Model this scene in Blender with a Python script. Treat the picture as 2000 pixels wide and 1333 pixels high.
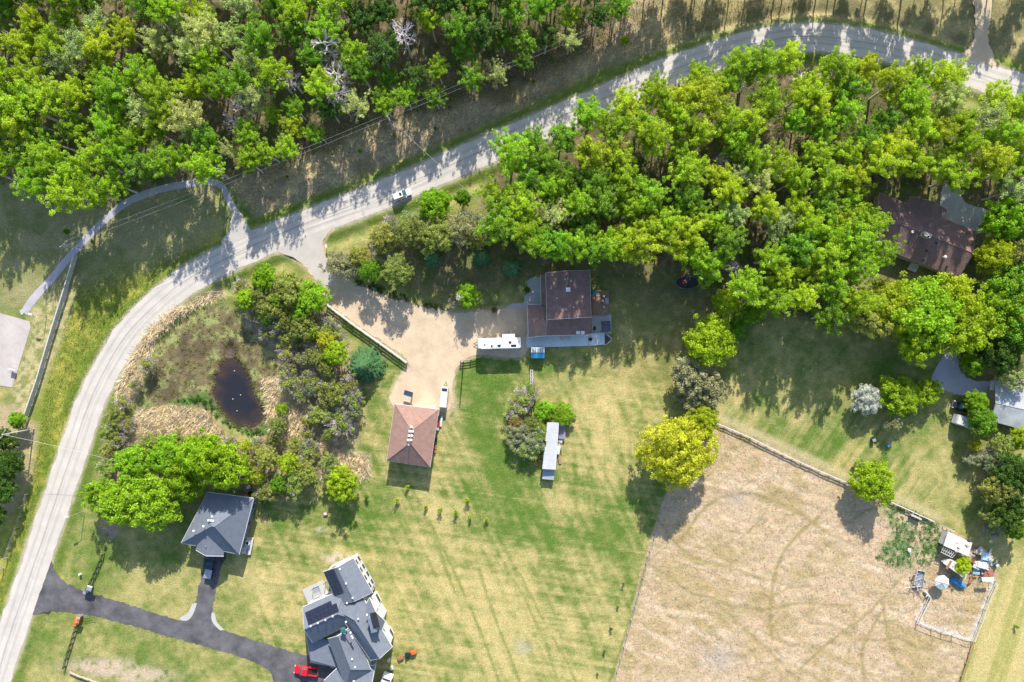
import bpy, bmesh, math, random
import numpy as np
from mathutils import Vector, Matrix
for o in list(bpy.data.objects): bpy.data.objects.remove(o)
scene = bpy.context.scene
COL = scene.collection
R = math.radians
# ---------------------------------------------------------------- camera, sky, sun, exposure
H = 166.0            # drone height above the ground in metres
PPM = 8.0            # photograph pixels per metre on the ground
cam_d = bpy.data.cameras.new('camera'); cam = bpy.data.objects.new('camera', cam_d); COL.objects.link(cam)
cam.location = (0, 0, H); cam.rotation_euler = (0, 0, 0)
cam_d.sensor_width = 36.0; cam_d.lens = 36.0 * H / 250.0; cam_d.clip_end = 4000; cam_d.clip_start = 1
scene.camera = cam
SUN_EL, SUN_AZ = R(32.0), R(7.0)
world = bpy.data.worlds.new('World'); scene.world = world; world.use_nodes = True
wn = world.node_tree.nodes; wl = world.node_tree.links
sky = wn.new('ShaderNodeTexSky'); sky.sky_type = 'NISHITA'; sky.sun_disc = False
sky.sun_elevation = SUN_EL; sky.sun_rotation = SUN_AZ; sky.air_density = 1.0; sky.dust_density = 1.0
bg = wn['Background']; bg.inputs['Strength'].default_value = 0.14
wl.new(sky.outputs[0], bg.inputs['Color'])
sd = bpy.data.lights.new('sun', 'SUN'); sun = bpy.data.objects.new('sun', sd); COL.objects.link(sun)
sd.energy = 4.9; sd.angle = R(0.5); sd.color = (1.0, 0.93, 0.82)
svec = Vector((math.sin(SUN_AZ) * math.cos(SUN_EL), math.cos(SUN_AZ) * math.cos(SUN_EL), math.sin(SUN_EL)))
sun.rotation_euler = svec.to_track_quat('Z', 'Y').to_euler(); sun.location = svec * 200
vs = scene.view_settings
vs.view_transform = 'Standard'; vs.look = 'None'; vs.gamma = 1.0; vs.use_curve_mapping = False
vs.exposure = 0.78
cy = scene.cycles; cy.max_bounces = 4; cy.diffuse_bounces = 2; cy.glossy_bounces = 2; cy.transmission_bounces = 3; cy.caustics_reflective = False; cy.caustics_refractive = False
# ---------------------------------------------------------------- helpers
def U(px, py, z=0.0):
    """world point of height z that stands under photograph pixel (px, py)"""
    k = (H - z) / H / PPM
    return Vector(((px - 1000.0) * k, (666.5 - py) * k, z))
def link(o): COL.objects.link(o); return o
def tag(o, label=None, cat=None, group=None, kind=None):
    if label: o['label'] = label
    if cat: o['category'] = cat
    if group: o['group'] = group
    if kind: o['kind'] = kind
    return o
def np_mesh(name, verts, quads=None, tris=None):
    me = bpy.data.meshes.new(name)
    verts = np.asarray(verts, np.float32).reshape(-1, 3)
    me.vertices.add(len(verts)); me.vertices.foreach_set('co', verts.ravel())
    nq = 0 if quads is None else len(quads); nt = 0 if tris is None else len(tris)
    idx = []
    if nq: idx.append(np.asarray(quads, np.int32).ravel())
    if nt: idx.append(np.asarray(tris, np.int32).ravel())
    idx = np.concatenate(idx)
    me.loops.add(len(idx)); me.loops.foreach_set('vertex_index', idx)
    tot = np.concatenate([np.full(nq, 4, np.int32), np.full(nt, 3, np.int32)])
    st = np.concatenate([[0], np.cumsum(tot)[:-1]]).astype(np.int32)
    me.polygons.add(nq + nt); me.polygons.foreach_set('loop_start', st); me.polygons.foreach_set('loop_total', tot)
    me.update(calc_edges=True); me.validate()
    return me
class MB:
    """collects simple solids, built as ONE mesh object"""
    def __init__(s): s.v = []; s.f = []
    def add(s, vs_, fs):
        n = len(s.v); s.v += [tuple(v) for v in vs_]; s.f += [tuple(n + i for i in f) for f in fs]; return s
    def box(s, c, d, rz=0.0, top=1.0, rx=0.0):
        """box of size d centred at c, turned by rz; the top face may taper"""
        hx, hy, hz = d[0] / 2, d[1] / 2, d[2] / 2
        pts = [Vector(p) for p in ((-hx, -hy, -hz), (hx, -hy, -hz), (hx, hy, -hz), (-hx, hy, -hz), (-hx * top, -hy * top, hz), (hx * top, -hy * top, hz), (hx * top, hy * top, hz), (-hx * top, hy * top, hz))]
        m = Matrix.Rotation(rz, 3, 'Z') @ Matrix.Rotation(rx, 3, 'X')
        return s.add([m @ p + Vector(c) for p in pts], [(3, 2, 1, 0), (4, 5, 6, 7), (0, 1, 5, 4), (1, 2, 6, 5), (2, 3, 7, 6), (3, 0, 4, 7)])
    def tube(s, pts, rad, n=6, cap=True):
        pts = [Vector(p) for p in pts]; base = len(s.v)
        if not isinstance(rad, (list, tuple)): rad = [rad] * len(pts)
        for i, p in enumerate(pts):
            d = (pts[min(i + 1, len(pts) - 1)] - pts[max(i - 1, 0)]).normalized()
            a = d.orthogonal().normalized() if abs(d.z) > 0.95 else d.cross(Vector((0, 0, 1))).normalized()
            b = d.cross(a)
            for k in range(n):
                t = 2 * math.pi * k / n
                s.v.append(tuple(p + (a * math.cos(t) + b * math.sin(t)) * rad[i]))
        for i in range(len(pts) - 1):
            for k in range(n):
                s.f.append((base + i * n + k, base + i * n + (k + 1) % n, base + (i + 1) * n + (k + 1) % n, base + (i + 1) * n + k))
        if cap:
            s.f.append(tuple(base + k for k in reversed(range(n)))); s.f.append(tuple(base + (len(pts) - 1) * n + k for k in range(n)))
        return s
    def slab(s, poly, t, dz=True):
        """polygon of 3-D points, t thick downwards"""
        n = len(poly); up = [Vector(p) for p in poly]
        nrm = sum(((up[i] - up[0]).cross(up[i + 1] - up[0]) for i in range(1, n - 1)), Vector())
        if nrm.z < 0: up.reverse()
        dn = [p - Vector((0, 0, t)) for p in up]
        return s.add(up + dn, [tuple(range(n)), tuple(reversed(range(n, 2 * n)))] + [(i, n + i, n + (i + 1) % n, (i + 1) % n) for i in range(n)])
    def loft(s, rings):
        b = len(s.v); n = len(rings[0])
        for r in rings: s.v += [tuple(p) for p in r]
        for i in range(len(rings) - 1):
            for k in range(n): s.f.append((b + i * n + k, b + i * n + (k + 1) % n, b + (i + 1) * n + (k + 1) % n, b + (i + 1) * n + k))
        s.f.append(tuple(b + k for k in reversed(range(n)))); s.f.append(tuple(b + (len(rings) - 1) * n + k for k in range(n)))
        return s
    def build(s, name, mat, parent=None, local=False, smooth=False, bevel=0.0):
        me = bpy.data.meshes.new(name); me.from_pydata(s.v, [], s.f); me.update()
        if mat is not None: me.materials.append(mat)
        bm = bmesh.new(); bm.from_mesh(me); bmesh.ops.recalc_face_normals(bm, faces=bm.faces)
        if bevel: bmesh.ops.bevel(bm, geom=list(bm.edges), offset=bevel, segments=2, affect='EDGES', profile=0.6)
        if smooth:
            for f in bm.faces: f.smooth = True
        bm.to_mesh(me); bm.free()
        o = link(bpy.data.objects.new(name, me))
        if parent is not None:
            o.parent = parent
            if not local:
                w = Vector(); p = parent
                while p is not None: w += p.location; p = p.parent
                o.location = -w
        return o
def thing(name, label, cat, loc, group=None):
    e = link(bpy.data.objects.new(name, None)); e.location = loc; e.empty_display_size = 0.5
    return tag(e, label, cat, group)
def copy_tree(o, parent=None):
    c = o.copy(); link(c); c.parent = parent
    for ch in [k for k in bpy.data.objects if k.parent == o] if False else list(o.children): copy_tree(ch, c)
    return c
# ---------------------------------------------------------------- materials
MATS = {}
def mat(name, col, rough=0.8, var=0.25, scale=1.2, bump=0.0, metal=0.0, spec=0.3, bands=0.0, fine=0.0, stretch=(1, 1, 1)):
    if name in MATS: return MATS[name]
    m = bpy.data.materials.new(name); m.use_nodes = True; MATS[name] = m
    n, l = m.node_tree.nodes, m.node_tree.links; p = n['Principled BSDF']
    p.inputs['Roughness'].default_value = rough; p.inputs['Metallic'].default_value = metal
    p.inputs['Specular IOR Level'].default_value = spec
    tc = n.new('ShaderNodeTexCoord'); mp = n.new('ShaderNodeMapping'); mp.inputs['Scale'].default_value = stretch
    l.new(tc.outputs['Object'], mp.inputs[0])
    nz = n.new('ShaderNodeTexNoise'); nz.inputs['Scale'].default_value = scale; nz.inputs['Detail'].default_value = 8; nz.inputs['Roughness'].default_value = 0.65
    l.new(mp.outputs[0], nz.inputs['Vector'])
    mr = n.new('ShaderNodeMapRange'); mr.inputs['From Min'].default_value = 0.3; mr.inputs['From Max'].default_value = 0.7
    mr.inputs['To Min'].default_value = 1 - var; mr.inputs['To Max'].default_value = 1 + var
    l.new(nz.outputs[0], mr.inputs[0]); fac = mr.outputs[0]
    if bands:
        wv = n.new('ShaderNodeTexWave'); wv.bands_direction = 'Z'; wv.inputs['Scale'].default_value = bands; wv.inputs['Distortion'].default_value = 1.5; wv.inputs['Detail'].default_value = 3
        l.new(tc.outputs['Object'], wv.inputs['Vector'])
        m2 = n.new('ShaderNodeMapRange'); m2.inputs['To Min'].default_value = 0.85; m2.inputs['To Max'].default_value = 1.1; l.new(wv.outputs['Fac'], m2.inputs[0])
        mm = n.new('ShaderNodeMath'); mm.operation = 'MULTIPLY'; l.new(fac, mm.inputs[0]); l.new(m2.outputs[0], mm.inputs[1]); fac = mm.outputs[0]
    if fine:
        nf = n.new('ShaderNodeTexNoise'); nf.inputs['Scale'].default_value = 9; nf.inputs['Detail'].default_value = 3; l.new(tc.outputs['Object'], nf.inputs['Vector'])
        m3 = n.new('ShaderNodeMapRange'); m3.inputs['From Min'].default_value = 0.3; m3.inputs['From Max'].default_value = 0.7; m3.inputs['To Min'].default_value = 1 - fine; m3.inputs['To Max'].default_value = 1 + fine; l.new(nf.outputs[0], m3.inputs[0])
        mm = n.new('ShaderNodeMath'); mm.operation = 'MULTIPLY'; l.new(fac, mm.inputs[0]); l.new(m3.outputs[0], mm.inputs[1]); fac = mm.outputs[0]
    vm = n.new('ShaderNodeVectorMath'); vm.operation = 'SCALE'; vm.inputs[0].default_value = col; l.new(fac, vm.inputs['Scale'])
    l.new(vm.outputs[0], p.inputs['Base Color'])
    if bump:
        b = n.new('ShaderNodeBump'); b.inputs['Strength'].default_value = bump; b.inputs['Distance'].default_value = 0.1; l.new(fac, b.inputs['Height']); l.new(b.outputs[0], p.inputs['Normal'])
    return m
def leaf_mat(name, trans=0.5):
    m = bpy.data.materials.new(name); m.use_nodes = True; n, l = m.node_tree.nodes, m.node_tree.links
    p = n['Principled BSDF']; p.inputs['Roughness'].default_value = 0.5; p.inputs['Specular IOR Level'].default_value = 0.22
    oi = n.new('ShaderNodeObjectInfo'); g = n.new('ShaderNodeNewGeometry')
    nz = n.new('ShaderNodeTexNoise'); nz.inputs['Scale'].default_value = 0.55; nz.inputs['Detail'].default_value = 5; l.new(g.outputs['Position'], nz.inputs['Vector'])
    mr = n.new('ShaderNodeMapRange'); mr.inputs['From Min'].default_value = 0.3; mr.inputs['From Max'].default_value = 0.7; mr.inputs['To Min'].default_value = 0.7; mr.inputs['To Max'].default_value = 1.3; l.new(nz.outputs[0], mr.inputs[0])
    ri = n.new('ShaderNodeMapRange'); ri.inputs['To Min'].default_value = 0.72; ri.inputs['To Max'].default_value = 1.25; l.new(g.outputs['Random Per Island'], ri.inputs[0])
    mm = n.new('ShaderNodeMath'); mm.operation = 'MULTIPLY'; l.new(mr.outputs[0], mm.inputs[0]); l.new(ri.outputs[0], mm.inputs[1])
    vm = n.new('ShaderNodeVectorMath'); vm.operation = 'SCALE'; l.new(oi.outputs['Color'], vm.inputs[0]); l.new(mm.outputs[0], vm.inputs['Scale'])
    l.new(vm.outputs[0], p.inputs['Base Color'])
    t = n.new('ShaderNodeBsdfTranslucent'); ym = n.new('ShaderNodeVectorMath'); ym.operation = 'MULTIPLY'; ym.inputs[1].default_value = (1.25, 1.2, 0.7); l.new(vm.outputs[0], ym.inputs[0]); l.new(ym.outputs[0], t.inputs['Color'])
    mx = n.new('ShaderNodeMixShader'); mx.inputs[0].default_value = trans; l.new(p.outputs[0], mx.inputs[1]); l.new(t.outputs[0], mx.inputs[2])
    l.new(mx.outputs[0], n['Material Output'].inputs['Surface']); return m
LEAF = leaf_mat('leaf_foliage'); NEEDLE = leaf_mat('needle_foliage', 0.12)
M_bark = mat('aspen_bark', (0.56, 0.51, 0.47), 0.9, 0.35, 2.0, stretch=(1, 1, 0.4))
M_dark_bark = mat('dark_bark', (0.17, 0.13, 0.10), 0.9, 0.3, 2.0)
M_deadtree = mat('silver_dead_wood', (0.62, 0.55, 0.56), 0.9, 0.2, 2.0)
M_dead = mat('dead_wood', (0.43, 0.385, 0.385), 0.9, 0.25, 2.0)
M_roof_brown = mat('brown_shingles', (0.30, 0.185, 0.15), 0.9, 0.16, 0.9, bump=0.25, bands=3.2, fine=0.16)
M_roof_dark = mat('dark_brown_shingles', (0.21, 0.135, 0.12), 0.9, 0.2, 0.8, bump=0.25, bands=3.2, fine=0.2)
M_roof_slate = mat('slate_grey_shingles', (0.145, 0.165, 0.205), 0.85, 0.12, 0.8, bump=0.2, bands=3.2, fine=0.16)
M_white = mat('white_paint', (0.70, 0.70, 0.69), 0.5, 0.05, 0.9)
M_offwhite = mat('weathered_white_metal', (0.56, 0.56, 0.55), 0.5, 0.2, 0.8, fine=0.05)
M_siding = mat('pale_siding', (0.48, 0.48, 0.49), 0.7, 0.06, 0.5, bands=6)
M_tan_siding = mat('tan_siding', (0.42, 0.36, 0.28), 0.8, 0.1, 0.5, bands=6)
M_blue_siding = mat('grey_blue_siding', (0.16, 0.20, 0.26), 0.7, 0.08, 0.5, bands=6)
M_glass = mat('dark_glass', (0.02, 0.03, 0.045), 0.08, 0.05, 1, spec=0.6)
M_teal_glass = mat('tinted_glass', (0.02, 0.10, 0.12), 0.08, 0.05, 1, spec=0.6)
M_solar = mat('solar_cells', (0.016, 0.018, 0.035), 0.25, 0.2, 1.5, spec=0.5)
M_black = mat('black_metal', (0.025, 0.026, 0.03), 0.55, 0.2, 2)
M_rubber = mat('tyre_rubber', (0.02, 0.02, 0.02), 0.9, 0.2, 3)
M_rim = mat('wheel_metal', (0.45, 0.45, 0.46), 0.35, 0.1, 3, metal=0.7)
M_steel = mat('galvanised_steel', (0.42, 0.44, 0.46), 0.45, 0.15, 1.5, metal=0.5)
M_wood = mat('weathered_wood', (0.40, 0.34, 0.28), 0.9, 0.25, 1.6, fine=0.2)
M_greywood = mat('grey_wood', (0.50, 0.47, 0.45), 0.9, 0.22, 1.6, fine=0.2)
M_deckwood = mat('brown_deck_wood', (0.30, 0.18, 0.12), 0.8, 0.25, 1.0, fine=0.2, stretch=(6, 1, 1))
M_pole = mat('pole_wood', (0.46, 0.42, 0.38), 0.9, 0.2, 1.0)
M_conc = mat('concrete', (0.40, 0.40, 0.39), 0.9, 0.14, 0.5, fine=0.08)
M_shade_blue_deck = mat('shade_blue_decking', (0.54, 0.61, 0.62), 0.75, 0.1, 0.5, fine=0.06)  # blue tint of sky-lit shade is put into the decking colour
M_red = mat('red_paint', (0.60, 0.012, 0.02), 0.25, 0.05, 1, spec=0.6)
M_navy = mat('dark_blue_paint', (0.012, 0.035, 0.085), 0.25, 0.05, 1, spec=0.6)
M_carwhite = mat('white_car_paint', (0.80, 0.80, 0.80), 0.25, 0.03, 1, spec=0.6)
M_carblack = mat('black_car_paint', (0.015, 0.018, 0.025), 0.25, 0.05, 1, spec=0.6)
M_orange = mat('orange_paint', (0.62, 0.12, 0.03), 0.5, 0.1, 1)
M_blue = mat('blue_tarp', (0.03, 0.22, 0.50), 0.45, 0.15, 1)
M_rust = mat('rusty_sheet', (0.33, 0.13, 0.08), 0.85, 0.3, 1.5, fine=0.2)
M_lamp = mat('lamp_lens', (0.75, 0.76, 0.72), 0.2, 0.02, 1)
M_tail = mat('tail_lens', (0.4, 0.02, 0.02), 0.2, 0.02, 1)
M_wire = mat('bare_wire', (0.38, 0.38, 0.38), 0.4, 0.05, 1, metal=0.3)
M_stone = mat('pale_stone', (0.45, 0.41, 0.36), 0.9, 0.3, 1.5, bump=0.3)
# ---------------------------------------------------------------- noise and masks on pixel coordinates
def vnoise(x, y, seed):
    xi = np.floor(x).astype(np.int64); yi = np.floor(y).astype(np.int64); fx = x - xi; fy = y - yi
    fx = fx * fx * (3 - 2 * fx); fy = fy * fy * (3 - 2 * fy)
    def h(a, b):
        n = (a * 374761393 + b * 668265263 + seed * 974711) & 0x7fffffff
        n = ((n ^ (n >> 13)) * 1274126177) & 0x7fffffff
        return ((n ^ (n >> 16)) & 0xffff) / 65535.0
    return (h(xi, yi) * (1 - fx) + h(xi + 1, yi) * fx) * (1 - fy) + (h(xi, yi + 1) * (1 - fx) + h(xi + 1, yi + 1) * fx) * fy
def fbm(x, y, seed, o=4, g=0.55):
    s = 0; a = 1; t = 0
    for i in range(o):
        s = s + a * vnoise(x * 2 ** i + 17.3 * i, y * 2 ** i - 9.1 * i, seed + i); t += a; a *= g
    return s / t
def sstep(a, b, x):
    t = np.clip((x - a) / (b - a), 0, 1); return t * t * (3 - 2 * t)
def seg_dist(x, y, pts, closed=False):
    P = list(pts) + ([pts[0]] if closed else [])
    if x.size > 5000:      # far from the line the exact distance does not matter
        xs = [p[0] for p in P]; ys = [p[1] for p in P]; k = (x > min(xs) - 90) & (x < max(xs) + 90) & (y > min(ys) - 90) & (y < max(ys) + 90)
        if k.sum() < x.size * .8 or len(P) > 12:
            d = np.full(x.shape, 1e4)
            if len(P) > 12:
                for i in range(0, len(P) - 1, 6):
                    Q = P[i:i + 7]; qx = [p[0] for p in Q]; qy = [p[1] for p in Q]; kk = (x > min(qx) - 90) & (x < max(qx) + 90) & (y > min(qy) - 90) & (y < max(qy) + 90)
                    if kk.any(): d[kk] = np.minimum(d[kk], seg_raw(x[kk], y[kk], Q))
            elif k.any(): d[k] = seg_raw(x[k], y[k], P)
            return d
    return seg_raw(x, y, P)
def seg_raw(x, y, P):
    d = np.full(x.shape, 1e9)
    for (ax, ay), (bx_, by) in zip(P[:-1], P[1:]):
        dx, dy = bx_ - ax, by - ay; L = dx * dx + dy * dy + 1e-9
        t = np.clip(((x - ax) * dx + (y - ay) * dy) / L, 0, 1)
        d = np.minimum(d, np.hypot(x - ax - t * dx, y - ay - t * dy))
    return d
def inside(x, y, poly):
    r = np.zeros(np.shape(x), bool); n = len(poly)
    for i in range(n):
        x1, y1 = poly[i]; x2, y2 = poly[(i + 1) % n]
        c = ((y1 > y) != (y2 > y))
        r ^= c & (x < (x2 - x1) * (y - y1) / ((y2 - y1) if y2 != y1 else 1e-9) + x1)
    return r
def pmask(x, y, poly, fe):
    d = seg_dist(x, y, poly, True); s = np.where(inside(x, y, poly), d, -d); return sstep(-fe, fe, s)
def catmull(pts, step, closed=False):
    P = [np.array(p, float) for p in pts]; out = []
    n = len(P); rng_ = range(n if closed else n - 1)
    for i in rng_:
        g = (lambda k: P[k % n]) if closed else (lambda k: P[min(max(k, 0), n - 1)])
        p0, p1, p2, p3 = g(i - 1), g(i), g(i + 1), g(i + 2)
        m = max(1, int(np.hypot(*(p2 - p1)) / step))
        for k in range(m):
            t = k / m
            out.append(0.5 * ((2 * p1) + (-p0 + p2) * t + (2 * p0 - 5 * p1 + 4 * p2 - p3) * t * t + (-p0 + 3 * p1 - 3 * p2 + p3) * t ** 3))
    if not closed: out.append(P[-1])
    return [tuple(p) for p in out]
ROAD = [(-70, 1500), (-10, 1333), (28, 1221), (72, 1092), (142, 887), (180, 778), (235, 676), (286, 615), (371, 545), (473, 492), (600, 438), (740, 384), (860, 333), (968, 286), (1084, 236), (1200, 187), (1290, 148), (1377, 116), (1490, 84), (1581, 73), (1710, 88), (1830, 122), (1940, 156), (2060, 195), (2300, 280)]
ROADC = catmull(ROAD, 10)
GRAVEL = [(530, 480), (575, 505), (612, 540), (640, 590), (715, 648), (797, 706), (777, 740), (768, 795), (875, 802), (884, 750), (897, 712), (935, 694), (1026, 692), (1031, 602), (990, 603), (900, 611), (830, 601), (760, 579), (690, 551), (652, 528), (634, 497), (632, 470), (655, 430), (600, 430)]
ASPH = [(88, 1080), (100, 1098), (115, 1126), (150, 1149), (240, 1178), (330, 1206), (362, 1211), (376, 1196), (388, 1150), (397, 1105), (402, 1072), (442, 1076), (430, 1115), (416, 1185), (416, 1212), (430, 1228), (520, 1258), (600, 1280), (640, 1290), (720, 1330), (700, 1420), (545, 1420), (535, 1333), (512, 1302), (440, 1275), (330, 1243), (200, 1208), (150, 1199), (105, 1195), (60, 1202), (30, 1215), (50, 1150)]
PATH = [(492, 470), (470, 430), (450, 396), (436, 366), (412, 356), (380, 357), (310, 371), (250, 395), (205, 430), (160, 475), (100, 545), (62, 588), (46, 612)]
PAD = [(-60, 590), (0, 612), (58, 628), (60, 640), (24, 757), (-60, 745)]
POND = [(440, 676), (450, 668), (458, 680), (456, 698), (466, 706), (482, 728), (490, 748), (496, 772), (508, 790), (514, 812), (506, 828), (492, 836), (478, 832), (462, 836), (448, 822), (434, 806), (424, 790), (416, 770), (420, 752), (416, 738), (428, 728), (430, 712), (440, 704), (438, 690)]
BOG = [(440, 590), (480, 640), (540, 690), (545, 740), (515, 770), (520, 830), (470, 850), (400, 800), (330, 790), (275, 830), (270, 780), (300, 720), (310, 670), (350, 625), (400, 600)]
REED1 = [(440, 575), (400, 590), (345, 620), (305, 660), (285, 710), (270, 770), (240, 800), (225, 770), (250, 710), (285, 650), (330, 610), (390, 580), (430, 565)]
REED2 = [(270, 800), (330, 790), (400, 800), (440, 850), (400, 880), (300, 890), (250, 870)]
REED3 = [(510, 735), (560, 735), (600, 790), (640, 880), (720, 890), (720, 930), (640, 950), (560, 880), (525, 830), (520, 780)]
PASTURE = [(1395, 822), (1530, 880), (1660, 946), (1830, 1020), (1905, 1060), (1950, 1120), (1900, 1256), (1868, 1340), (1800, 1550), (1130, 1550), (1198, 1333), (1262, 1080), (1296, 975), (1330, 900), (1370, 850)]
WOOD_NW = [(-90, -135), (1260, -135), (1215, 20), (1190, 62), (1110, 100), (1040, 130), (950, 160), (870, 190), (790, 205), (720, 225), (640, 255), (560, 295), (480, 322), (400, 332), (330, 342), (260, 352), (200, 378), (120, 382), (60, 372), (0, 348), (-90, 340)]
GROVE = [(942, 345), (1000, 290), (1080, 262), (1200, 207), (1290, 168), (1400, 118), (1500, 108), (1600, 103), (1700, 128), (1780, 145), (1870, 152), (1885, 190), (1960, 205), (2080, 225), (2080, 400), (1990, 385), (1930, 372), (1880, 355), (1820, 345), (1760, 338), (1690, 340), (1672, 400), (1702, 450), (1715, 515), (1680, 555), (1680, 615), (1635, 632), (1560, 612), (1500, 580), (1430, 580), (1395, 550), (1330, 520), (1280, 500), (1200, 482), (1130, 492), (1060, 482), (1000, 470), (968, 445), (945, 415)]
def shrink(poly, z): return [(1000 + (x - 1000) * (H - z) / H, 666.5 + (y - 666.5) * (H - z) / H) for x, y in poly]
W_G, G_G = shrink(WOOD_NW, 8), shrink(GROVE, 8)
# ---------------------------------------------------------------- ground: one sheet, coloured by what grows there
def axis(lo, hi, st, far):
    a = np.arange(lo, hi + st / 2, st); e = np.geomspace(3, far, 11)
    return np.concatenate([(lo - e)[::-1], a, hi + e])
gx, gy = axis(-131, 131, 0.4, 900), axis(-88, 88, 0.4, 900)
GX, GY = np.meshgrid(gx, gy); X = GX * PPM + 1000; Y = 666.5 - GY * PPM
def C(r, g, b): return np.array([r, g, b], float)
def mixc(c, d, t): return c + (np.asarray(d) - c) * np.asarray(t)[..., None]
n1 = fbm(X / 90, Y / 90, 1); n2 = fbm(X / 26, Y / 26, 11); n3 = fbm(X / 9, Y / 9, 23, 3)
def strk(ang, lx, ly, seed):
    a = R(ang); u = X * math.cos(a) + Y * math.sin(a); v = -X * math.sin(a) + Y * math.cos(a); return fbm(u / lx, v / ly, seed, 3)
def blob(cx, cy, rx, ry, k=0.0): return np.exp(-(((X - cx) / rx) ** 2 + ((Y - cy) / ry) ** 2))
dry = np.full(X.shape, 0.40)
for cx, cy, rx, ry, a in [(880, 1180, 240, 170, .26), (1040, 1290, 170, 130, .24), (760, 1060, 200, 80, .20), (1190, 770, 90, 70, .30), (1180, 900, 60, 110, .22), (880, 960, 80, 90, .30), (1090, 860, 60, 60, .1), (940, 780, 50, 110, -.40), (1000, 960, 90, 110, -.28), (1120, 1045, 170, 38, -.34), (980, 1040, 70, 50, -.2), (960, 860, 70, 150, -.25), (1095, 800, 40, 60, -.15), (1240, 1100, 40, 150, -.20), (600, 1040, 130, 60, -.22), (725, 820, 40, 140, -.18), (720, 1060, 60, 60, -.25), (840, 1110, 60, 40, -.1),
                           (1540, 860, 140, 70, -.22), (1850, 940, 90, 70, .30), (1975, 1220, 60, 160, .28), (250, 620, 160, 130, -.28), (130, 860, 40, 160, -.25), (50, 1010, 40, 120, -.10), (190, 1090, 60, 60, -.25), (300, 1150, 90, 60, .10), (280, 1270, 200, 60, .0), (520, 1150, 90, 110, .22), (470, 1250, 60, 40, .15), (1450, 60, 400, 80, -.05), (1140, 720, 60, 40, -.1)]:
    dry = dry + a * blob(cx, cy, rx, ry)
dry = dry + (n1 - .5) * .65 + (n2 - .5) * .65 + (n3 - .5) * .5
lawnS = ((X > 500) & (X < 1300) & (Y > 700)).astype(float)
dry = dry + lawnS * ((strk(9, 140, 5, 31) - .5) * .85 + (strk(64, 180, 8, 37) - .5) * .75)
stripe = pmask(X, Y, [(1380, 770), (1680, 780), (1800, 900), (1840, 1010), (1640, 930), (1400, 812)], 15)
dry = dry + stripe * ((strk(-55, 120, 9, 41) - .5) * .9)
vlines = ((X > 1080) & (X < 1260) & (Y > 780) & (Y < 1000)).astype(float)
dry = dry + vlines * (strk(88, 160, 10, 43) - .5) * .6
dry = .5 + .5 * np.tanh((dry - .49) * 2.3) + (fbm(X / 16, Y / 16, 131) - .5) * .45
dry = np.clip(dry, 0.03, 1)
GREEN, DRYC, LUSH = C(.082, .155, .022), C(.47, .385, .165), C(.17, .215, .030)
col = mixc(np.broadcast_to(GREEN, X.shape + (3,)).copy(), DRYC, dry)
# lush road verges with dandelions
dr = seg_dist(X, Y, ROADC[::2])
left = pmask(X, Y, [(440, 470), (300, 590), (170, 790), (0, 1250), (-60, 1250), (60, 820), (160, 540), (430, 400)], 14)
col = mixc(col, mixc(np.broadcast_to(LUSH, X.shape + (3,)), C(.40, .37, .07), sstep(.36, .68, fbm(X / 40, Y / 40, 51) * .6 + n3 * .4)), left * .8)
verge = sstep(62, 40, dr) * sstep(24, 30, dr)
col = mixc(col, C(.095, .16, .02), verge * sstep(.25, .6, n2) * .85)
# rough strip between wood and road, park grass in the north-west
rough = pmask(X, Y, [(420, 330), (800, 180), (1240, -20), (2100, -60), (2100, 120), (1900, 90), (1700, 40), (1560, 30), (1400, 60), (1180, 130), (960, 235), (700, 345), (500, 420)], 12)
col = mixc(col, mixc(mixc(np.broadcast_to(C(.38, .30, .20), X.shape + (3,)), C(.52, .41, .24), sstep(.42, .66, n2)), C(.22, .18, .09), sstep(.56, .8, n1)), rough * .95)
park = pmask(X, Y, [(-100, 330), (420, 330), (440, 440), (330, 520), (180, 560), (70, 600), (-100, 600)], 25)
col = mixc(col, mixc(np.broadcast_to(C(.30, .27, .14), X.shape + (3,)), C(.17, .19, .07), sstep(.4, .65, n2 * .6 + n1 * .4)), park * .85)
parkL = pmask(X, Y, [(60, 600), (150, 560), (130, 640), (60, 810), (30, 830), (25, 760), (60, 640)], 10)
col = mixc(col, mixc(np.broadcast_to(C(.46, .39, .21), X.shape + (3,)), C(.21, .23, .08), sstep(.4, .65, n3)), parkL * .9)
dirtL = pmask(X, Y, [(30, 790), (75, 830), (60, 940), (20, 1010), (-60, 1100), (-60, 790)], 9)
col = mixc(col, C(.42, .33, .21), dirtL * (.6 + .4 * n2))
# leaf litter under the woods
col = mixc(col, mixc(np.broadcast_to(C(.19, .175, .075), X.shape + (3,)), C(.33, .28, .13), sstep(.45, .7, n2)), rough * sstep(1200, 1400, X) * .85)
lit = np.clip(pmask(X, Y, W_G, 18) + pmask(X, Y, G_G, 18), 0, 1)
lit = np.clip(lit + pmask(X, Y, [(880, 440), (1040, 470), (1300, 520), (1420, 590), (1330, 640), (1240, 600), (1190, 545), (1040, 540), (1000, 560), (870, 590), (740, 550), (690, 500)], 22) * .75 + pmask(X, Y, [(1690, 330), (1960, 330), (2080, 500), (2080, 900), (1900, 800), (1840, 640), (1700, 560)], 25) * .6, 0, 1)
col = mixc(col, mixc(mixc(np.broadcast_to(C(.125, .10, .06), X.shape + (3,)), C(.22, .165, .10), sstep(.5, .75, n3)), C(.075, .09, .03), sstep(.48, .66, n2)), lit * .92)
lawnE = pmask(X, Y, [(1190, 560), (1420, 620), (1320, 760), (1180, 740), (1160, 690), (1195, 660)], 30)
col = mixc(col, mixc(np.broadcast_to(C(.19, .18, .06), X.shape + (3,)), C(.38, .32, .13), sstep(.45, .7, n2)), lawnE * .6)
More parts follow.
